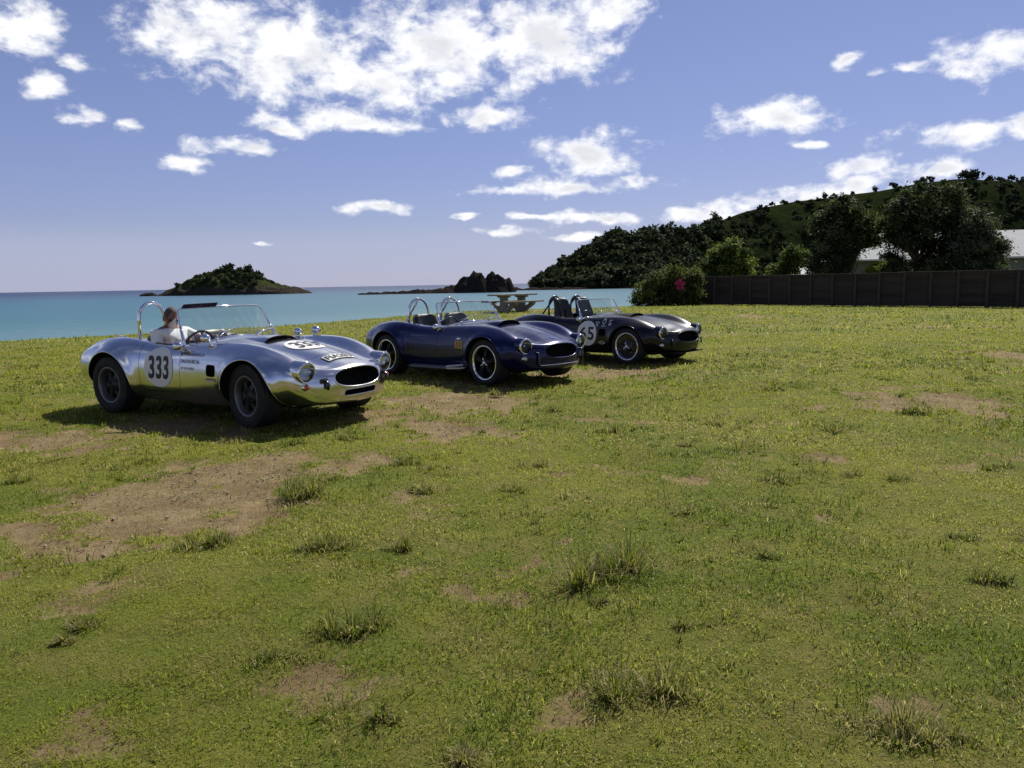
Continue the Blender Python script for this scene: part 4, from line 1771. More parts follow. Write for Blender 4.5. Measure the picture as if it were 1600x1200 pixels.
# ---------------------------------------------------------------- sea
def make_sea():
    m = bpy.data.materials.new('sea_water')
    m.use_nodes = True
    nt = m.node_tree
    N, L = nt.nodes.new, nt.links.new
    b = nt.nodes['Principled BSDF']
    geo = N('ShaderNodeNewGeometry')
    sep = N('ShaderNodeSeparateXYZ')
    L(geo.outputs['Position'], sep.inputs[0])
    sub = N('ShaderNodeMath')
    sub.operation = 'SUBTRACT'
    L(sep.outputs[1], sub.inputs[0])
    L(sep.outputs[0], sub.inputs[1])

    def noise(scale, vec, det=3):
        n = N('ShaderNodeTexNoise')
        n.inputs['Scale'].default_value = scale
        n.inputs['Detail'].default_value = det
        L(vec, n.inputs['Vector'])
        return n.outputs[0]
    st = N('ShaderNodeVectorMath')
    st.operation = 'MULTIPLY'
    L(geo.outputs['Position'], st.inputs[0])
    st.inputs[1].default_value = (.35, 1, 1)
    big = noise(.012, st.outputs[0], 4)
    dist = N('ShaderNodeMath')
    dist.operation = 'MULTIPLY_ADD'
    L(big, dist.inputs[0])
    dist.inputs[1].default_value = 160
    L(sub.outputs[0], dist.inputs[2])
    rp = N('ShaderNodeValToRGB')
    mr = N('ShaderNodeMapRange')
    mr.inputs[1].default_value = 60
    mr.inputs[2].default_value = 1500
    L(dist.outputs[0], mr.inputs[0])
    pw = N('ShaderNodeMath')
    pw.operation = 'POWER'
    L(mr.outputs[0], pw.inputs[0])
    pw.inputs[1].default_value = .5
    L(pw.outputs[0], rp.inputs[0])
    e = rp.color_ramp.elements
    e[0].position, e[0].color = .15, (.17, .25, .25, 1)
    e[1].position, e[1].color = 1.0, (.016, .032, .080, 1)
    for p, c in ((.34, (.035, .122, .150)), (.55, (.030, .105, .150)), (.75, (.028, .068, .115))):
        q = e.new(p)
        q.color = (*c, 1)
    L(rp.outputs[0], b.inputs['Base Color'])
    b.inputs['Roughness'].default_value = .36
    b.inputs['Specular IOR Level'].default_value = .38
    b.inputs['IOR'].default_value = 1.33
    w = N('ShaderNodeMath')
    w.operation = 'MULTIPLY_ADD'
    L(noise(.9, st.outputs[0], 5), w.inputs[0])
    w.inputs[1].default_value = 1.0
    L(noise(.16, st.outputs[0], 3), w.inputs[2])
    bp = N('ShaderNodeBump')
    bp.inputs['Strength'].default_value = .55
    bp.inputs['Distance'].default_value = .35
    L(w.outputs[0], bp.inputs['Height'])
    L(bp.outputs[0], b.inputs['Normal'])
    ys = [-400, -100, 0, 60, 150, 400, 1200, 4000, 12000, 45000]
    xs = [-45000, -9000, -2000, -500, -100, 0, 100, 500, 2000, 9000, 45000]
    V = [(x, y, SEA_Z) for y in ys for x in xs]
    n = len(xs)
    F = [(j * n + i, j * n + i + 1, (j + 1) * n + i + 1, (j + 1) * n + i) for j in range(len(ys) - 1) for i in range(n - 1)]
    o = link('sea', mesh_np('sea', V, F), m)
    tag(o, kind='structure')


make_sea()


# ---------------------------------------------------------------- rock, hills
def terrain_material(name, rock, veg, veg2, z0, z1, ns=.25):
    m = bpy.data.materials.new(name)
    m.use_nodes = True
    nt = m.node_tree
    N, L = nt.nodes.new, nt.links.new
    b = nt.nodes['Principled BSDF']
    b.inputs['Roughness'].default_value = .95
    b.inputs['Specular IOR Level'].default_value = 0.0
    geo = N('ShaderNodeNewGeometry')
    sep = N('ShaderNodeSeparateXYZ')
    L(geo.outputs['Position'], sep.inputs[0])

    def noise(s, d=6):
        n = N('ShaderNodeTexNoise')
        n.inputs['Scale'].default_value = s
        n.inputs['Detail'].default_value = d
        n.inputs['Roughness'].default_value = .65
        L(geo.outputs['Position'], n.inputs['Vector'])
        return n.outputs[0]
    n1 = noise(ns)
    n2 = noise(ns * 4)
    hgt = N('ShaderNodeMath')
    hgt.operation = 'MULTIPLY_ADD'
    L(n1, hgt.inputs[0])
    hgt.inputs[1].default_value = (z1 - z0) * 1.6
    L(sep.outputs[2], hgt.inputs[2])
    mr = N('ShaderNodeMapRange')
    mr.inputs[1].default_value = z0 + (z1 - z0) * .8
    mr.inputs[2].default_value = z1 + (z1 - z0) * .8
    L(hgt.outputs[0], mr.inputs[0])

    def mix(f, a, c):
        q = N('ShaderNodeMix')
        q.data_type = 'RGBA'
        L(f, q.inputs[0])
        for i, v in ((6, a), (7, c)):
            if isinstance(v, tuple):
                q.inputs[i].default_value = (*v, 1)
            else:
                L(v, q.inputs[i])
        return q.outputs[2]
    r2 = N('ShaderNodeMapRange')
    r2.inputs[1].default_value, r2.inputs[2].default_value = .40, .62
    L(n2, r2.inputs[0])
    vg = mix(r2.outputs[0], veg, veg2)
    rk = mix(r2.outputs[0], rock, tuple(c * .5 for c in rock))
    L(mix(mr.outputs[0], rk, vg), b.inputs['Base Color'])
    bp = N('ShaderNodeBump')
    bp.inputs['Strength'].default_value = .9
    bp.inputs['Distance'].default_value = 1.2
    L(n2, bp.inputs['Height'])
    L(bp.outputs[0], b.inputs['Normal'])
    return m


M['rock'] = terrain_material('dark_sea_rock', (.042, .034, .030), (.030, .028, .024), (.020, .022, .016), 3, 7, .3)
M['island'] = terrain_material('island_rock_and_scrub', (.062, .052, .040), (.052, .062, .022), (.030, .038, .015), 1.0, 3.4, .22)
M['hill'] = terrain_material('pasture_hill', (.085, .062, .045), (.019, .027, .009), (.011, .016, .006), -1, 4, .05)


def heightfield(name, cx, cy, hx, hy, nx, ny, fn, mat, rz=0.0):
    u = np.linspace(-1, 1, nx)
    v = np.linspace(-1, 1, ny)
    U, V_ = np.meshgrid(u, v)
    Z = fn(U, V_, U * hx, V_ * hy)
    c, s = math.cos(rz), math.sin(rz)
    X, Y = U * hx * c - V_ * hy * s, U * hx * s + V_ * hy * c
    idx = np.arange(nx * ny).reshape(ny, nx)
    F = np.stack([idx[:-1, :-1], idx[:-1, 1:], idx[1:, 1:], idx[1:, :-1]], -1).reshape(-1, 4)
    me = mesh_np(name, np.stack([X, Y, Z], -1).reshape(-1, 3), F, True)
    o = link(name, me, mat)
    o.location = (cx, cy, SEA_Z)
    return o


def ridged(x, y, o=4):
    s, a = 0, 1.0
    for i in range(o):
        s = s + a * (1 - np.abs(2 * vnoise(x * 2 ** i + 3 * i, y * 2 ** i + 7 * i) - 1))
        a *= .5
    return s / 1.9


# island: outline of height along its length
ISL_U = np.array([-1, -.86, -.74, -.62, -.50, -.36, -.22, -.08, .06, .20, .32, .42, .50, .60, .72, .84, .94, 1.0])
ISL_H = np.array([0, 2.2, 6.0, 9.6, 12.2, 14.0, 15.4, 15.8, 15.0, 14.0, 12.4, 10.0, 7.6, 6.6, 5.2, 4.0, 2.2, 0])
ISL = (-173.0, 484.0, 49.5, 24.0)


def isl_h(U, V_, X, Y):
    h = np.interp(U, ISL_U, ISL_H)
    w = .92 * np.sqrt(np.clip(1 - U ** 2, 0, 1)) + .08
    t = np.clip(1 - (V_ / w) ** 2, -.5, 1)
    z = h * np.sign(t) * np.abs(t) ** .62
    n = ridged(X * .09 + 4, Y * .12 + 2)
    return z * (.86 + .28 * (n - .5)) + (n - .62) * 3.2 * np.clip(h / 4, .2, 1) - .6


o = heightfield('island', ISL[0], ISL[1], ISL[2], ISL[3], 150, 70, isl_h, M['island'])
tag(o, kind='structure')


def peaks_fn(pk, base, rough, seed):
    def fn(U, V_, X, Y):
        z = np.full(np.shape(U), -1.5)
        for (px, py, h, rx, ry) in pk:
            d = np.sqrt(((X - px) / rx) ** 2 + ((Y - py) / ry) ** 2)
            z = np.maximum(z, h * (1 - d ** 1.7))
        n = ridged(X * .28 + seed, Y * .28)
        z = z + (n - .6) * rough * np.clip(z / 3 + .5, .35, 1.6)
        edge = np.clip((1 - np.maximum(np.abs(U), np.abs(V_))) * 6, 0, 1)
        return (z + 1.5) * edge - 1.5
    return fn


# x offsets from the outcrop's middle
o = heightfield('rock_outcrop', -29, 350, 34, 13, 130, 50, peaks_fn(
    [(14, 0, 9.4, 8, 7), (9, -1, 7.0, 6, 6), (20.5, 1, 8.6, 6.2, 6), (23.5, 0, 7.4, 6, 6), (29.0, 1, 6.8, 4.0, 4), (3, 0, 3.0, 12, 6),
     (-12, 0, 1.6, 16, 5), (-24, 0, .9, 11, 4)], 0, 2.4, 5), M['rock'])
tag(o, 'dark jagged rock outcrop with three peaks standing in the sea', 'rocks')
o = heightfield('rock_reef', -61, 345, 8, 4, 50, 20, peaks_fn([(0, 0, 1.1, 8, 3), (4, 0, .9, 5, 3), (-4, 0, .8, 5, 3)], 0, .8, 9), M['rock'])
tag(o, 'low flat reef of dark rock barely above the sea', 'rocks')
o = heightfield('rock_islet', -224, 480, 6.5, 4, 40, 24, peaks_fn([(0, 0, 2.2, 6, 4), (-2.5, 0, 1.7, 4, 3)], 0, .9, 14), M['rock'])
tag(o, 'small dark islet rock off the tip of the wooded island', 'rocks')
o = heightfield('shore_rocks', 20, 425, 26, 9, 90, 30, peaks_fn(
    [(-18, 0, 1.8, 8, 4), (-8, 1, 1.5, 9, 5), (2, 0, 1.6, 10, 4), (14, 1, 1.4, 10, 4), (22, 0, 1.0, 6, 3)], 0, 1.2, 21), M['rock'])
tag(o, 'low dark rocks along the foot of the wooded headland', 'rocks')


# headland and pasture hill: ridge height by bearing (radians right of the view axis)
RIDGE = [(843, 448, 455, 470), (860, 438, 455, 490), (880, 428, 452, 505), (900, 410, 450, 515), (920, 396, 446, 520), (940, 384, 443, 525),
         (960, 374, 440, 530), (1000, 372, 435, 540), (1045, 369, 440, 550), (1075, 368, 470, 570), (1100, 359, 500, 600), (1135, 344, 530, 640),
         (1160, 335, 545, 650), (1180, 330, 550, 660),
         (1240, 319, 560, 680), (1300, 312, 575, 700), (1370, 303, 580, 700), (1430, 292, 580, 700), (1480, 286, 580, 700), (1510, 284, 580, 700),
         (1540, 287, 580, 700), (1600, 290, 580, 700), (1750, 292, 580, 700), (2000, 300, 580, 700), (2400, 330, 580, 700)]
RA = np.array([math.atan2(p[0] - 800, 1200 / math.cos(PITCH)) for p in RIDGE])
R_TAN = np.array([((443.3 - .0175 * (p[0] - 800)) - p[1]) / 1200 * math.cos(a) for p, a in zip(RIDGE, RA)])
R_D0 = np.array([p[2] for p in RIDGE], float)
R_D1 = np.array([p[3] for p in RIDGE], float)


def hill_z(a, d):
    d0, d1 = np.interp(a, RA, R_D0), np.interp(a, RA, R_D1)
    zr = np.interp(a, RA, R_TAN) * d1 + 1.43 - SEA_Z
    t = np.clip((d - d0) / (d1 - d0), 0, 1)
    z = zr * (1 - (1 - t) ** 1.35)
    z = np.where(d > d1, zr * (1 - .9 * sstep(0, 300, d - d1)), z)
    x, y = d * np.sin(a), d * np.cos(a)
    g = (fbm(x * .012 + 2, y * .012, 4) - .5)
    mid = 4 * t * (1 - t)
    z = z + g * 22 * mid + (fbm(x * .05, y * .05, 3) - .5) * 5 * np.clip(mid, .12, 1) * (zr > 6)
    edge = sstep(RA[0] - .002, RA[0] + .008, a)
    return np.where(d < d0, -1.5, z * edge)


def make_hill():
    az = np.linspace(RA[0] - .002, RA[-1], 240)
    ds = np.concatenate([np.linspace(420, 760, 130), np.linspace(790, 1050, 10)])
    A, D = np.meshgrid(az, ds)
    Z = hill_z(A, D)
    idx = np.arange(A.size).reshape(A.shape)
    F = np.stack([idx[:-1, :-1], idx[:-1, 1:], idx[1:, 1:], idx[1:, :-1]], -1).reshape(-1, 4)
    me = mesh_np('hill', np.stack([D * np.sin(A), D * np.cos(A), Z + SEA_Z], -1).reshape(-1, 3), F, True)
    tag(link('hill', me, M['hill']), kind='structure')


make_hill()


# ---------------------------------------------------------------- foliage
def leaf_cloud(lobes, n, size, r, clump=.35, nclump=60, cols=None, aspect=.45, shell=.55):
    """lobes: (x,y,z,rx,ry,rz). leaf-sized diamonds gathered in clumps through the lobes' volume"""
    lob = np.array(lobes, float)
    vol = (lob[:, 3] * lob[:, 4] * lob[:, 5]) ** .8
    K = max(6, nclump)
    li = r.choice(len(lob), K, p=vol / vol.sum())
    d = r.normal(size=(K, 3))
    d /= np.linalg.norm(d, axis=1)[:, None]
    rad = shell + (1 - shell) * r.random(K) ** .6
    cc = lob[li, :3] + d * lob[li, 3:6] * rad[:, None]
    ci = r.integers(0, K, n)
    csz = clump * (.6 + .8 * r.random(K))
    p = cc[ci] + r.normal(size=(n, 3)) * csz[ci][:, None] * np.array([1, 1, .75]) * .6
    out = d[ci] * .8 + r.normal(size=(n, 3)) * .75 + np.array([0, 0, .35])
    out /= np.linalg.norm(out, axis=1)[:, None]
    t = np.cross(out, r.normal(size=(n, 3)))
    t /= np.linalg.norm(t, axis=1)[:, None] + 1e-9
    b = np.cross(out, t)
    s = (size * (.6 + .8 * r.random(n)))[:, None]
    fold = out * s * .18
    V = np.stack([p - t * s, p + b * s * aspect - fold, p + t * s, p - b * s * aspect - fold], 1).reshape(-1, 3)
    F = np.arange(n * 4).reshape(-1, 4)
    cols = np.array(cols)
    pick = cols[(r.random(K)[ci] * .7 + r.random(n) * .3).argsort().argsort() * len(cols) // n] if len(cols) > 1 else np.repeat(cols, n, 0)
    C = pick * (.7 + .6 * r.random(n))[:, None]
    return V, F, np.repeat(C, 4, 0)


def tree(name, label, cat, loc, lobes, n, size, cols, seed, trunk=None, group=None, clump=.35, nclump=60, mat='leaf', shell=.55, aspect=.45):
    r = np.random.default_rng(seed)
    root = empty(name, loc)
    tag(root, label, cat, group)
    V, F, C = leaf_cloud(lobes, n, size, r, clump, nclump, cols, aspect, shell)
    me = mesh_np('crown', V, F)
    set_tint(me, C)
    link('crown', me, M[mat], root)
    if trunk:
        mb = MB()
        h, rad = trunk
        base = Vector((0, 0, -.15))
        fork = Vector((r.normal(0, .1), r.normal(0, .1), h))
        mb.tube([base, base.lerp(fork, .5) + Vector((.05, .03, 0)), fork], [rad * 1.25, rad, rad * .85], 9)
        for l in lobes:
            e = Vector(l[:3]) + Vector((0, 0, -.1 * l[5]))
            mid = fork.lerp(e, .5) + Vector((r.normal(0, .12), r.normal(0, .12), .12))
            mb.tube([fork, mid, e], [rad * .6, rad * .4, rad * .14], 6)
            for k in range(3):
                dd = Vector(r.normal(size=3)) * .55
                q = e + Vector((dd.x * l[3], dd.y * l[4], abs(dd.z) * l[5]))
                mb.tube([mid.lerp(e, .5), q], [rad * .22, rad * .06], 5)
        mb.build('trunk', M['bark'], root)
    return root


M['bark'] = principled('grey_bark', (.11, .085, .065), .9, bump=(14, .6, .03), var=(9, (.17, .14, .11), .45, .7))
POHU = [(.024, .036, .013), (.036, .050, .018), (.055, .070, .026), (.110, .122, .058)]
PALE = [(.036, .046, .022), (.065, .075, .040), (.13, .14, .09)]
BRIGHT = [(.035, .056, .012), (.075, .105, .020), (.15, .185, .042)]

tree('coastal_tree', 'dark many-lobed evergreen behind the fence, between the white shed roof and the bungalow', 'tree', (21.05, 48.6, 0),
     [(-.3, 0, 5.55, .95, 1.1, .85), (.65, .2, 5.1, 1.0, 1.2, .85), (-1.1, 0, 4.6, .95, 1.1, .8), (1.6, 0, 4.65, .75, .9, .65), (.2, -.4, 4.0, 1.1, 1.1, .6),
      (-1.5, .1, 3.3, .8, 1.0, .65), (-1.3, -.2, 2.3, 1.0, 1.0, .65), (1.3, 0, 3.75, .6, .7, .4), (-.2, -.2, 2.9, .8, .9, .5), (-.6, -.2, 1.8, 1.1, 1.0, .5)], 22000, .10, POHU, 41, trunk=(1.9, .16), clump=.40, nclump=150)
tree('coastal_tree', 'tallest dark evergreen behind the fence, its crown rising against the hill', 'tree', (24.0, 45.6, 0),
     [(.1, 0, 5.85, 1.15, 1.2, .95), (1.3, 0, 5.6, 1.05, 1.2, .9), (-1.1, 0, 4.9, .85, 1.1, .85), (-1.95, -.1, 4.5, .42, .6, .7), (.5, -.4, 4.4, 1.5, 1.3, .75),
      (1.9, 0, 4.6, .9, 1.1, .8), (-1.3, -.2, 3.5, .75, .9, .5), (1.3, -.2, 3.2, 1.2, 1.0, .5), (1.4, -.2, 2.1, 1.2, 1.0, .5), (-.2, -.3, 3.5, .9, 1.0, .5),
      (-.6, -.3, 2.1, 1.1, .9, .4), (-1.7, -.2, 2.3, .6, .8, .6)], 29000, .10, POHU, 42, trunk=(2.1, .20), clump=.40, nclump=190)
tree('coastal_tree', 'pale grey-green bushy tree leaning out beside the tallest evergreen', 'tree', (26.1, 44.0, 0),
     [(-.2, 0, 4.3, .9, 1.0, .8), (.6, 0, 3.6, .9, 1.0, .8), (1.15, 0, 2.9, .65, .9, .6), (-.2, -.3, 3.0, 1.1, 1.0, .9), (.3, -.3, 2.1, 1.1, 1.0, .6)],
     16000, .095, PALE, 43, trunk=(1.5, .12), clump=.38, nclump=120)
tree('round_bush', 'dense bright green rounded bush showing above the fence next to the garden bush', 'bush', (13.8, 49.4, 0),
     [(-.4, 0, 2.7, 1.0, 1.1, .75), (.45, 0, 3.15, .95, 1.1, .8), (.95, 0, 2.4, .75, 1.0, .8), (-1.1, 0, 2.2, .65, .9, .7), (0, 0, 1.8, 1.5, 1.2, .9)],
     15000, .10, BRIGHT, 44, trunk=(1.0, .09), clump=.32, nclump=120)
tree('low_shrub', 'low sprawling shrub behind the fence beside the white shed roof', 'shrub', (17.7, 50.4, 0),
     [(-.6, 0, 1.75, .8, .8, .5), (.3, 0, 2.2, .8, .8, .6), (.9, 0, 2.9, .7, .7, .6)], 6000, .09, BRIGHT, 45, trunk=(.8, .06), clump=.3, nclump=60)
tree('low_shrub', 'yellow-green leafy shrub between the two tall trees above the fence', 'shrub', (21.9, 46.2, 0),
     [(0, 0, 1.8, .7, .6, .45), (.5, 0, 1.7, .5, .5, .4)], 2600, .09, [(.12, .15, .02), (.21, .23, .03)], 46, trunk=(.8, .05), clump=.25, nclump=40)
tree('hedge_shrub', 'dark hedge shrub along the fence under the tallest evergreen', 'shrub', (25.0, 42.6, 0),
     [(-1.3, 0, 1.6, 1.0, .7, .65), (0, 0, 1.65, 1.1, .7, .7), (1.3, 0, 1.55, 1.0, .7, .65)], 8500, .085, POHU, 47, trunk=(.7, .06), clump=.32, nclump=90)

# flowering bush at the end of the fence, with strap-leaved plants round its foot
tree('garden_bush', 'loose leafy garden bush filling the corner at the fence end', 'bush', (9.45, 45.6, 0),
     [(.3, 0, 1.75, .75, .9, .60), (-.7, 0, 1.35, .9, .9, .6), (-1.5, .1, .85, .6, .8, .55), (1.1, 0, 1.35, .6, .8, .8), (.1, -.2, .8, 1.2, .9, .65),
      (-1.0, -.2, .45, 1.1, .8, .5), (.9, -.2, .45, .9, .8, .5), (-1.9, 0, .4, .4, .6, .4)],
     19000, .085, [(.032, .048, .012), (.070, .088, .020), (.150, .155, .038)], 48, trunk=(.5, .05), clump=.26, nclump=150)


def strap_plant(loc, n, ln, seed, label):
    r = np.random.default_rng(seed)
    a = r.random(n) * 6.283
    base = np.stack([r.normal(0, .10, n), r.normal(0, .10, n), np.full(n, -.02)], -1)
    col = np.array([.05, .075, .022]) * (.6 + .9 * r.random(n))[:, None]
    col = np.where((r.random(n) < .12)[:, None], np.array([.20, .19, .10]), col)
    V, F, C = blades(base, ln * (.6 + .6 * r.random(n)), np.full(n, .022), np.abs(r.normal(.5, .28, n)), a, col)
    me = mesh_np('strap_leaf_plant', V, F)
    set_tint(me, C)
    o = link('strap_leaf_plant', me, M['leaf'])
    o.location = loc
    tag(o, label, 'plant', 'strap-leaved plants along the foot of the garden bush')


for k, (x, y, l) in enumerate(((8.05, 45.0, .95), (8.5, 44.8, .6), (9.1, 44.6, .6), (9.8, 44.5, .65), (10.4, 44.8, .95), (10.8, 45.2, 1.15), (11.0, 45.6, .9))):
    strap_plant((x, y, float(gz(x, y))), 90, l, 60 + k, 'strap-leaved clump growing at the foot of the garden bush')

# pink pinwheel on a stick in the bush
pw = empty('garden_pinwheel', (9.75, 44.55, float(gz(9.75, 44.55))), R(12))
tag(pw, 'bright pink five-petal garden pinwheel in front of the leafy bush', 'pinwheel')
MB().tube([(0, .02, -.1), (0, .02, 1.22)], .012, 6).build('stick', M['bark'], pw)
M['pink'] = principled('pink_petal', (.40, .012, .10), .6, var=(14, (.22, .01, .06), .45, .6))
for k in range(5):
    a = 2 * math.pi * k / 5 + .3
    pts = []
    for (rr, w, dy) in ((.02, .03, 0), (.12, .07, -.03), (.22, .12, -.06), (.30, .10, -.05), (.34, .03, -.03)):
        for s in (-1, 1):
            pts.append((rr * math.cos(a) - s * w * math.sin(a), dy + s * .03, 1.2 + rr * math.sin(a) + s * w * math.cos(a)))
    mb = MB()
    mb.add(pts, [(i * 2, i * 2 + 1, i * 2 + 3, i * 2 + 2) for i in range(4)], True)
    mb.build('petal', M['pink'], pw)


# far woods: crowns tiled into one mass, the skyline ones kept apart as trees
def crown_variant(seed, n=220):
    r = np.random.default_rng(seed)
    lobes = [(r.normal(0, 1.6), r.normal(0, 1.6), 2.6 + r.normal(0, .7), 2.0 + r.random(), 2.0 + r.random(), 1.5 + .6 * r.random()) for _ in range(5)]
    return leaf_cloud(lobes, n, .95, r, .9, 40, [(.016, .024, .011), (.030, .040, .018), (.055, .066, .030)], .65, .62)


VAR = [crown_variant(200 + k) for k in range(5)]


def scatter_wood(name, label, spots, cat='woodland'):
    r = np.random.default_rng(77)
    VV, FF, CC = [], [], []
    off = 0
    for (x, y, z, s, br) in spots:
        V, F, C = VAR[r.integers(0, 5)]
        a = r.random() * 6.283
        c, sn = math.cos(a), math.sin(a)
        Rm = np.array([[c, sn, 0], [-sn, c, 0], [0, 0, 1]])
        VV.append((V @ Rm) * s + [x, y, z])
        FF.append(F + off)
        CC.append(C * br)
        off += len(V)
    me = mesh_np(name, np.concatenate(VV), np.concatenate(FF))
    set_tint(me, np.concatenate(CC))
    tag(link(name, me, M['far_leaf']), label, cat, kind='stuff')


def hill_spots():
    r = np.random.default_rng(31)
    sp = []
    tries = 0
    while len(sp) < 1450 and tries < 20000:
        tries += 1
        a = RA[0] + .003 + (RA[21] + .06 - RA[0]) * r.random() ** 1.25
        d0, d1 = np.interp(a, RA, R_D0), np.interp(a, RA, R_D1)
        t = r.random()
        d = d0 + (d1 - d0) * (.02 + .98 * t)
        x, y = d * math.sin(a), d * math.cos(a)
        px = math.tan(a) * 1200 + 800
        if px > 1125:
            g = float(fbm(np.array(a * 34 + 60), np.array(t * 2.6 + a * 6), 3))
            if g < .43 - .12 * (1 - t) or t > .97:
                continue
        z = float(hill_z(a, d)) + SEA_Z
        s = (.70 + .8 * r.random() ** 1.7) if px < 1125 else (.28 + .55 * r.random() ** 1.4) * (1.0 if t < .85 else .7)
        sp.append((x, y, z - .8, s, .65 + .9 * r.random() ** 1.5))
    return sp


scatter_wood('headland_woodland', 'dark evergreen woodland covering the headland and the hill gullies', hill_spots())


def far_tree(px, dpx, D, label, name='skyline_tree', s=1.0, group='trees along the hill skyline', base=None):
    a = math.atan2(px - 800, 1200 / math.cos(PITCH))
    x, y = D * math.sin(a), D * math.cos(a)
    z = (float(hill_z(np.array(a), np.array(D))) + SEA_Z) if base is None else base
    root = empty(name, (x, y, z), rng.random() * 6.28)
    root.scale = (s, s, s)
    tag(root, label, 'tree', group)
    V, F, C = VAR[int(rng.integers(0, 5))]
    me = mesh_np('crown', V, F)
    set_tint(me, C)
    link('crown', me, M['far_leaf'], root)
    MB().tube([(0, 0, -1), (.1, 0, 1.2), (0, .1, 2.8)], [.35, .26, .12], 6).build('trunk', M['bark'], root)


for (px, D, s) in ((1188, 655, .62), (1207, 668, .60), (1222, 672, .62), (1288, 694, .75), (1300, 698, .6), (1365, 700, .7), (1392, 700, .8), (1436, 700, 1.0),
                   (1448, 700, .8), (1540, 700, .8), (1556, 700, .7), (1575, 700, .8), (1592, 700, .7)):
    far_tree(px, 0, D, 'small dark tree standing alone on the skyline of the pasture hill', s=s, group='lone trees on the pasture skyline')
for (px, D, s) in ((1498, 700, 1.2), (1514, 700, 1.45)):
    far_tree(px, 0, D, 'big dark domed tree on the summit of the pasture hill', s=s, group='summit trees of the pasture hill')
far_tree(1044, 0, 550, 'flat-topped tree standing highest on the headland wood skyline', s=1.25)
far_tree(1074, 0, 568, 'narrow dark tree at the saddle between headland wood and pasture hill', s=.7)
far_tree(1010, 0, 542, 'rounded tree on the headland skyline on the seaward side of the flat-topped one', s=1.2)
far_tree(866, 0, 470, 'tree leaning out from the seaward cliff edge of the headland', s=1.2)


for (px, dd, s, lab) in ((905, 6, 1.3, 'grey-green tree at the seaward foot of the headland wood'), (938, 4, 2.1, 'broad pale grey-green tree spreading over the headland shore'),
                         (968, 9, 1.9, 'tall pale tree behind the broad one on the headland shore'), (1000, 3, 1.5, 'rounded pale tree on the headland shore beside the garden bush'),
                         (1022, 8, 1.7, 'grey-green tree on the headland shore showing above the garden bush')):
    a_ = math.atan2(px - 800, 1200 / math.cos(PITCH))
    D_ = float(np.interp(a_, RA, R_D0)) + dd
    root = empty('shore_tree', (D_ * math.sin(a_), D_ * math.cos(a_), float(hill_z(np.array(a_), np.array(D_))) + SEA_Z - .5), px * .7)
    root.scale = (s, s, s * .85)
    tag(root, lab, 'tree', 'pale trees along the headland shore')
    V, F, C = crown_variant(300 + px, 520)
    me = mesh_np('crown', V, F)
    set_tint(me, C * np.array([1.6, 1.5, 1.6]))
    link('crown', me, M['far_leaf'], root)
    MB().tube([(0, 0, -1), (.1, 0, 1.2), (0, .1, 2.8)], [.35, .26, .12], 6).build('trunk', M['bark'], root)


def isl_spot(u, v):
    U, V_ = np.array(u), np.array(v)
    return ISL[0] + u * ISL[2], ISL[1] + v * ISL[3], float(isl_h(U, V_, U * ISL[2], V_ * ISL[3])) + SEA_Z


def island_wood():
    r = np.random.default_rng(9)
    sp = []
    for _ in range(170):
        u, v = -.72 + 1.12 * r.random(), -.85 + 1.0 * r.random()
        x, y, z = isl_spot(u, v)
        if z < 1.5 or (u < -.35 and r.random() < .75):
            continue
        sp.append((x, y, z - 1.0, .34 + .28 * r.random(), 1.2 + .5 * r.random()))
    scatter_wood('island_scrub', 'dark scrub and bushes covering the island slopes', sp, 'scrub')


island_wood()
for (u, v, s, lab) in ((-.06, -.02, .95, 'round tree on the island summit'), (.06, .05, .62, 'smaller thin tree beside the island summit tree'),
                       (.20, -.03, 1.02, 'broad dark tree past the island summit'), (.335, -.03, .80, 'dark tree low on the island crest'),
                       (.475, -.02, .62, 'lone tree at the end of the island ridge before the bare rocks')):
    x, y, z = isl_spot(u, v)
    root = empty('island_tree', (x, y, z - .6), u * 9)
    root.scale = (s, s, s)
    tag(root, lab, 'tree', 'trees on the island ridge')
    V, F, C = VAR[int(abs(u) * 40) % 5]
    me = mesh_np('crown', V, F)
    set_tint(me, C * .8)
    link('crown', me, M['far_leaf'], root)
    MB().tube([(0, 0, -1), (.1, 0, 1.2), (0, .1, 2.8)], [.35, .26, .12], 6).build('trunk', M['bark'], root)


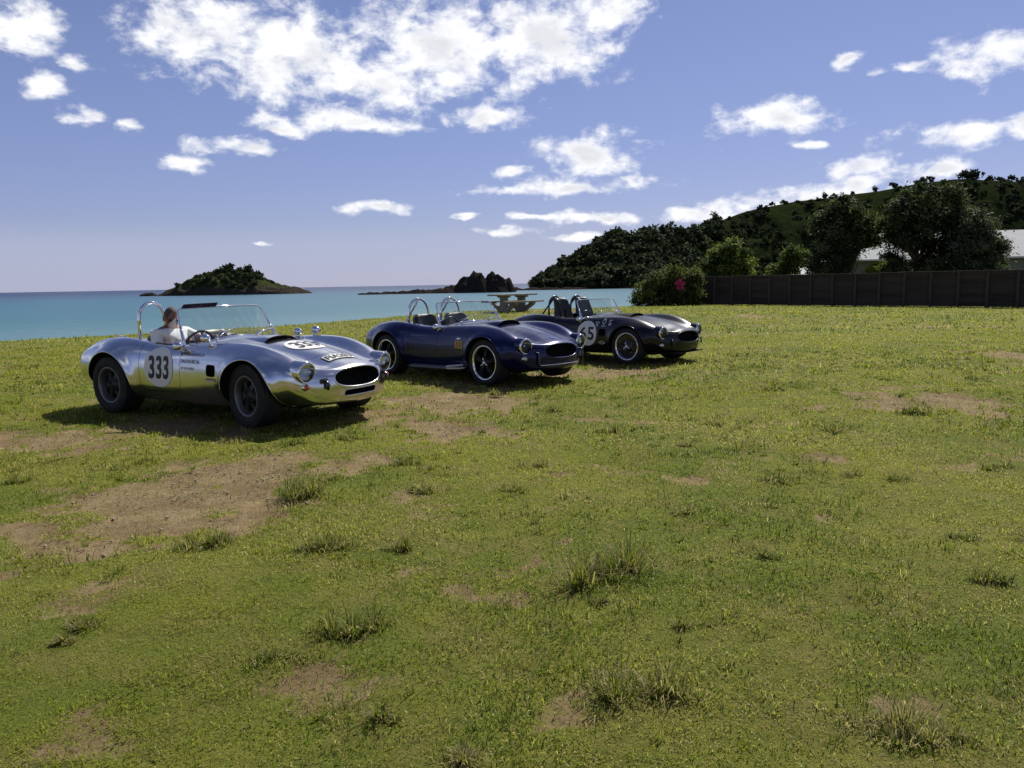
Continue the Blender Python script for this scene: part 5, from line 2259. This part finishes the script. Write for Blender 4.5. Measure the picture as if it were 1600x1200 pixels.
# ---------------------------------------------------------------- fence
def make_fence():
    A, B = Vector((11.3, 46.6, 0)), Vector((22.3, 33.9, 0))
    d = (B - A).normalized()
    rz = math.atan2(d.y, d.x)
    root = empty('timber_fence', (A.x, A.y, float(gz(A.x, A.y))), rz)
    tag(root, 'dark weathered timber fence of horizontal boards between square posts', 'fence')
    Mp = principled('weathered_post', (.046, .038, .031), .9, bump=(25, .5, .01), var=(6, (.072, .060, .050), .45, .75))
    Mb = [principled('weathered_board', (.026 + .009 * k, .019 + .007 * k, .015 + .006 * k), .9, bump=(30, .5, .008),
                     var=(5, (.058, .044, .034), .5, .8)) for k in range(3)]
    sp, nb, H = 1.2, 22, 1.62
    post = MB().box((0, 0, H / 2 - .1), (.12, .12, H + .32), bev=.008).mesh('post')
    post.materials.append(Mp)
    bh = H / 8
    boards = []
    for k in range(3):
        me = MB().box((0, 0, 0), (sp - .004, .03, bh + .016), bev=.004).mesh('board')
        me.materials.append(Mb[k])
        boards.append(me)
    r = random.Random(4)
    for i in range(nb + 1):
        o = bpy.data.objects.new('post', post)
        COL.objects.link(o)
        o.parent = root
        p = A + d * sp * i
        dz = float(gz(p.x, p.y)) - float(gz(A.x, A.y))
        o.location = (sp * i, -.07, dz)
        if i == nb:
            break
        for k in range(8):
            o = bpy.data.objects.new('board', boards[r.randrange(3)])
            COL.objects.link(o)
            o.parent = root
            o.location = (sp * (i + .5), r.uniform(-.004, .004), dz + bh * (k + .5) + .03)
            o.rotation_euler = (.085 + r.uniform(-.01, .01), r.uniform(-.003, .003), 0)


make_fence()


# ---------------------------------------------------------------- house and shed behind
def gable(root, L, W, h, rise, over, mat_wall, mat_roof, hip=0.0, corr=.09):
    mb = MB()
    mb.box((L / 2, W / 2, h / 2 - .25), (L, W, h + .5))
    mb.build('wall', mat_wall, root)
    # corrugated roof sheets, front and back, closed by hips
    n = int((L + 2 * over) / corr * 2)
    for side in (0, 1):
        vs, fs = [], []
        for i in range(n + 1):
            x = -over + (L + 2 * over) * i / n
            rib = .012 * (1 if i % 2 else -1)
            e = min(x + over, L + over - x)
            top_t = 1.0 if hip <= 0 else min(1.0, e / hip)
            y0, y1 = (-over, W / 2) if side == 0 else (W + over, W / 2)
            z0 = h - .02
            sl = rise / (W / 2 + over)
            yt = y0 + (y1 - y0) * top_t
            zt_ = z0 + rise * top_t
            vs += [(x, y0, z0 + rib), (x, yt, zt_ + rib), (x, y0, z0 + rib - .03), (x, yt, zt_ + rib - .03)]
        for i in range(n):
            a, b = i * 4, (i + 1) * 4
            fs += [(a, b, b + 1, a + 1), (a + 2, a + 3, b + 3, b + 2), (a, a + 2, b + 2, b)]
        mb = MB()
        mb.add(vs, fs, False)
        mb.build('roof_slope', mat_roof, root)
    if hip > 0:
        for (x0, x1) in ((-over, -over + hip), (L + over, L + over - hip)):
            mb = MB()
            mb.add([(x0, -over, h - .02), (x0, W + over, h - .02), (x1, W / 2, h - .02 + rise)], [(0, 1, 2)], False)
            mb.build('roof_hip', mat_roof, root)
    MB().box((L / 2, -over - .05, h - .07), (L + 2 * over, .10, .11)).build('gutter', M['house_trim'], root)


M['house_wall'] = principled('grey_green_cladding', (.16, .18, .15), .8, bump=(2, .2, .02), var=(3, (.12, .14, .12), .4, .7))
M['house_roof'] = principled('pale_corrugated_roof', (.36, .37, .37), .7, .0, spec=.08, var=(1.2, (.30, .31, .31), .4, .7))
M['house_trim'] = principled('white_trim', (.55, .55, .53), .7, spec=.1)
M['pane_dark'] = principled('dark_window_glass', (.02, .025, .03), .08, spec=.8)
hs = empty('bungalow', (24.6, 57.5, 0), R(-11))
tag(hs, 'bungalow with pale corrugated hipped roof behind the trees', 'house')
gable(hs, 22, 9, 2.75, 2.1, .5, M['house_wall'], M['house_roof'], hip=4.0, corr=.18)
for x in (2.5, 8.0, 14.0, 17.6, 20.0):
    w = MB().box((x, -.02, 1.5), (1.5, .06, 1.3)).build('window', M['house_trim'], hs)
    MB().box((x - .35, -.055, 1.5), (.62, .02, 1.12)).build('pane', M['pane_dark'], w)
    MB().box((x + .35, -.055, 1.5), (.62, .02, 1.12)).build('pane', M['pane_dark'], w)
MB().box((17.6, 3.0, 4.35), (1.3, .8, .85), bev=.02).build('roof_light_box', M['house_trim'], hs)
MB().box((5.8, 6.0, 5.6), (.62, .62, 2.9), bev=.01).build('chimney', principled('grey_render', (.20, .20, .21), .9), hs)
sh = empty('garden_shed', (20.2, 56.5, 0), R(-20))
tag(sh, 'small shed with a white gable roof peeping over the fence', 'shed')
gable(sh, 1.9, 2.2, 1.75, .55, .15, M['house_wall'], M['house_trim'], corr=.15)


# ---------------------------------------------------------------- picnic table
def make_table():
    M['concrete'] = principled('weathered_concrete', (.26, .235, .20), .9, bump=(18, .5, .012), var=(5, (.17, .15, .13), .4, .7))
    tx, ty = .1, 34.2
    root = empty('picnic_table', (tx, ty, float(gz(tx, ty))), R(45))
    tag(root, 'concrete picnic table with two benches at the edge of the grass', 'picnic table')
    MB().box((0, 0, .735), (2.3, .85, .07), bev=.012).build('table_top', M['concrete'], root)
    for s in (-1, 1):
        MB().box((0, s * .68, .435), (2.3, .30, .065), bev=.01).build('bench_seat', M['concrete'], root)
    prof = [(-.30, -.05), (.30, -.05), (.34, .06), (.78, .31), (.82, .40), (.54, .40), (.48, .33), (.19, .20), (.19, .60), (.36, .64), (.36, .70),
            (-.36, .70), (-.36, .64), (-.19, .60), (-.19, .20), (-.48, .33), (-.54, .40), (-.82, .40), (-.78, .31), (-.34, .06)]
    for x in (-.55, .55):
        n = len(prof)
        mb = MB()
        mb.add([(x - .07, y, z) for y, z in prof] + [(x + .07, y, z) for y, z in prof],
               [tuple(range(n)), tuple(range(2 * n - 1, n - 1, -1))] + [(i, (i + 1) % n, n + (i + 1) % n, n + i) for i in range(n)], False)
        mb.build('pedestal', M['concrete'], root)


make_table()


# ---------------------------------------------------------------- driver
def skin_mesh(verts, edges, radii, subdiv=2, root_i=0):
    me = bpy.data.meshes.new('skin')
    me.from_pydata(verts, edges, [])
    ob = bpy.data.objects.new('skin', me)
    COL.objects.link(ob)
    ob.modifiers.new('Skin', 'SKIN')
    for i, r_ in enumerate(radii):
        me.skin_vertices[0].data[i].radius = r_ if isinstance(r_, tuple) else (r_, r_)
        me.skin_vertices[0].data[i].use_root = (i == root_i)
    s = ob.modifiers.new('Sub', 'SUBSURF')
    s.levels = s.render_levels = subdiv
    dg = bpy.context.evaluated_depsgraph_get()
    out = bpy.data.meshes.new_from_object(ob.evaluated_get(dg))
    bpy.data.objects.remove(ob)
    return out


def make_driver():
    root = empty('person', silver.location + Vector((0, 0, .0)), silver.rotation_euler.z)
    tag(root, 'man with cropped hair in a white T-shirt seated in the bare metal car', 'person')
    y0 = -.35
    # ---- head, sculpted from a sphere, face towards +X of its own frame
    nU, nV = 40, 28
    hv, hf = [], []
    for j in range(nV + 1):
        th = math.pi * j / nV
        for i in range(nU):
            ph = 2 * math.pi * i / nU
            d = Vector((math.sin(th) * math.cos(ph), math.sin(th) * math.sin(ph), math.cos(th)))
            x, y, z = d.x * .098, d.y * .076, d.z * .122
            if z < 0:                                       # jaw narrows
                k = 1 - .30 * (-z / .122) ** 1.3
                y *= k
                x *= 1 - .12 * (-z / .122)
            fr = max(0, d.x)
            if fr > .2:
                yy, zz = y / .076, z / .122
                x += .028 * math.exp(-(yy / .16) ** 2) * math.exp(-((zz + .16) / .16) ** 2) * fr     # nose
                x += .010 * math.exp(-((zz - .18) / .10) ** 2) * math.exp(-(yy / .6) ** 2)           # brow
                x -= .012 * (math.exp(-((yy - .38) / .17) ** 2) + math.exp(-((yy + .38) / .17) ** 2)) * math.exp(-((zz - .03) / .10) ** 2)
                x += .008 * math.exp(-(yy / .28) ** 2) * math.exp(-((zz + .50) / .07) ** 2)          # lips
                x -= .006 * math.exp(-(yy / .3) ** 2) * math.exp(-((zz + .515) / .018) ** 2)
                x += .013 * math.exp(-(yy / .34) ** 2) * math.exp(-((zz + .82) / .14) ** 2)          # chin
            else:
                x -= .012 * max(0, -d.x) * math.exp(-((z / .122 - .25) / .5) ** 2)
            hv.append(Vector((x, y, z)))
    for j in range(nV):
        for i in range(nU):
            hf.append((j * nU + i, (j + 1) * nU + i, (j + 1) * nU + (i + 1) % nU, j * nU + (i + 1) % nU))
    H = Matrix.Translation((-.575, y0 - .01, 1.075)) @ Matrix.Rotation(R(-22), 4, 'Z') @ Matrix.Rotation(R(18), 4, 'Y') @ Matrix.Scale(1.07, 4)
    head = MB()
    head.add([H @ v for v in hv], hf, True)
    for s in (-1, 1):
        head.ball(H @ Vector((-.012, s * .078, -.005)), (.020, .009, .032), 10, 8, H.to_3x3())
    # ---- torso, neck and arms
    P = [(-.56, y0, .50), (-.60, y0, .66), (-.62, y0, .82), (-.62, y0, .93), (-.605, y0, 1.00), (-.60, y0 - .005, 1.07),
         (-.62, y0 - .19, .895), (-.52, y0 - .235, .70), (-.33, y0 - .16, .73), (-.245, y0 - .14, .78),
         (-.60, y0 + .19, .90), (-.40, y0 + .23, .83), (-.20, y0 + .25, .85), (-.12, y0 + .25, .855)]
    Ed = [(0, 1), (1, 2), (2, 3), (3, 4), (4, 5), (3, 6), (6, 7), (7, 8), (8, 9), (3, 10), (10, 11), (11, 12), (12, 13)]
    Ra = [(.13, .16), (.125, .155), (.12, .165), (.085, .10), .056, .056, .058, .046, .034, .026, .058, .044, .034, .026]
    body = skin_mesh(P, Ed, Ra, 2)
    bm = bmesh.new()
    bm.from_mesh(body)
    bm.from_mesh(head.mesh('head'))
    hands = MB()
    for (wr, fw, sd) in ((Vector(P[9]), Vector((.6, .25, .55)).normalized(), 1), (Vector(P[13]), Vector((.96, .05, -.2)).normalized(), -1)):
        sx = fw.cross(Vector((0, 0, 1))).normalized()
        up = sx.cross(fw)
        palm = wr + fw * .045
        Mx = Matrix((fw, sx, up)).transposed()
        hands.ball(palm, (.052, .042, .018), 12, 8, Mx)
        for k, (o_, l_) in enumerate(((-.032, .066), (-.011, .078), (.011, .074), (.032, .058))):
            b0 = palm + fw * .036 + sx * o_
            b1 = b0 + fw * l_ * .5 - up * .006
            b2 = b1 + (fw * .45 - up * .9).normalized() * l_ * .30
            b3 = b2 + (-fw * .25 - up * .95).normalized() * l_ * .24
            hands.tube([b0 - fw * .02, b0, b1, b2, b3], [.0095, .0095, .009, .0085, .007], 7)
        t0 = palm - fw * .018 + sx * (-.040 * sd)
        hands.tube([palm, t0, t0 + fw * .03 - sx * .012 * sd - up * .012, t0 + fw * .058 - up * .03], [.011, .012, .0105, .008], 7)
    bm.from_mesh(hands.mesh('hands'))
    me = bpy.data.meshes.new('body')
    bm.to_mesh(me)
    bm.free()
    ob = bpy.data.objects.new('tmp', me)
    COL.objects.link(ob)
    rm = ob.modifiers.new('Remesh', 'REMESH')
    rm.mode = 'VOXEL'
    rm.voxel_size = .0055
    sm = ob.modifiers.new('Smooth', 'SMOOTH')
    sm.iterations = 3
    sm.factor = .5
    dg = bpy.context.evaluated_depsgraph_get()
    out = bpy.data.meshes.new_from_object(ob.evaluated_get(dg))
    bpy.data.objects.remove(ob)
    out.polygons.foreach_set('use_smooth', np.ones(len(out.polygons), dtype=bool))
    out.name = 'body'
    link('body', out, M['skin'], root)
    # ---- T-shirt over it, sleeves to above the elbow
    lerp = lambda a, b, t: tuple(Vector(a).lerp(Vector(b), t))
    sp = [P[0], P[1], P[2], P[3], lerp(P[3], P[4], .45), P[6], lerp(P[6], P[7], .55), lerp(P[6], P[7], .92), P[10], lerp(P[10], P[11], .5), lerp(P[10], P[11], .9)]
    sh_ = skin_mesh(sp, [(0, 1), (1, 2), (2, 3), (3, 4), (3, 5), (5, 6), (6, 7), (3, 8), (8, 9), (9, 10)],
                    [(.155, .19), (.15, .185), (.145, .195), (.105, .125), .078, .080, .074, .074, .080, .070, .068], 3)
    sh_.polygons.foreach_set('use_smooth', np.ones(len(sh_.polygons), dtype=bool))
    # fabric folds
    co = np.empty(len(sh_.vertices) * 3, np.float32)
    sh_.vertices.foreach_get('co', co)
    co = co.reshape(-1, 3)
    nn = np.array([v.normal[:] for v in sh_.vertices])
    f = fbm(co[:, 0] * 14 + co[:, 2] * 9, co[:, 1] * 11 + co[:, 2] * 4, 3) - .5
    co += nn * (f * .022)[:, None]
    sh_.vertices.foreach_set('co', co.ravel())
    sh_.update()
    link('t_shirt', sh_, M['shirt'], root)
    tr = skin_mesh([P[0], (-.50, y0 - .09, .47), (-.10, y0 - .10, .50), (.16, y0 - .09, .33), (-.50, y0 + .09, .47), (-.10, y0 + .08, .50), (.16, y0 + .07, .33)],
                   [(0, 1), (1, 2), (2, 3), (0, 4), (4, 5), (5, 6)], [(.15, .17), .10, .078, .058, .10, .078, .058], 2)
    tr.polygons.foreach_set('use_smooth', np.ones(len(tr.polygons), dtype=bool))
    link('trousers', tr, M['trousers'], root)
    # cropped hair: a thin shell over the back and crown of the skull
    hm = MB()
    keep, remap = [], {}
    for f in hf:
        c = sum((hv[i] for i in f), Vector()) / 4
        if c.z > .035 - c.x * .1 - (c.x < -.02) * .06 and c.x < .066:
            keep.append(f)
    for f in keep:
        for i in f:
            if i not in remap:
                remap[i] = len(remap)
    vs = [None] * len(remap)
    for i, k in remap.items():
        vs[k] = H @ (hv[i] * 1.028)
    hm.add(vs, [tuple(remap[i] for i in f) for f in keep], True)
    hm.build('hair', M['hair'], root)
    # sunglasses
    g = MB()
    for s in (-1, 1):
        g.ball(H @ Vector((.090, s * .031, .006)), (.010, .027, .019), 12, 8, H.to_3x3() @ Matrix.Rotation(s * .25, 3, 'Z'))
        g.tube([H @ Vector((.084, s * .055, .012)), H @ Vector((.03, s * .079, .012)), H @ Vector((-.015, s * .082, .006))], .003, 5)
    g.tube([H @ Vector((.099, -.01, .012)), H @ Vector((.099, .01, .012))], .003, 5)
    g.build('sunglasses', M['gloss_black'], root)


make_driver()
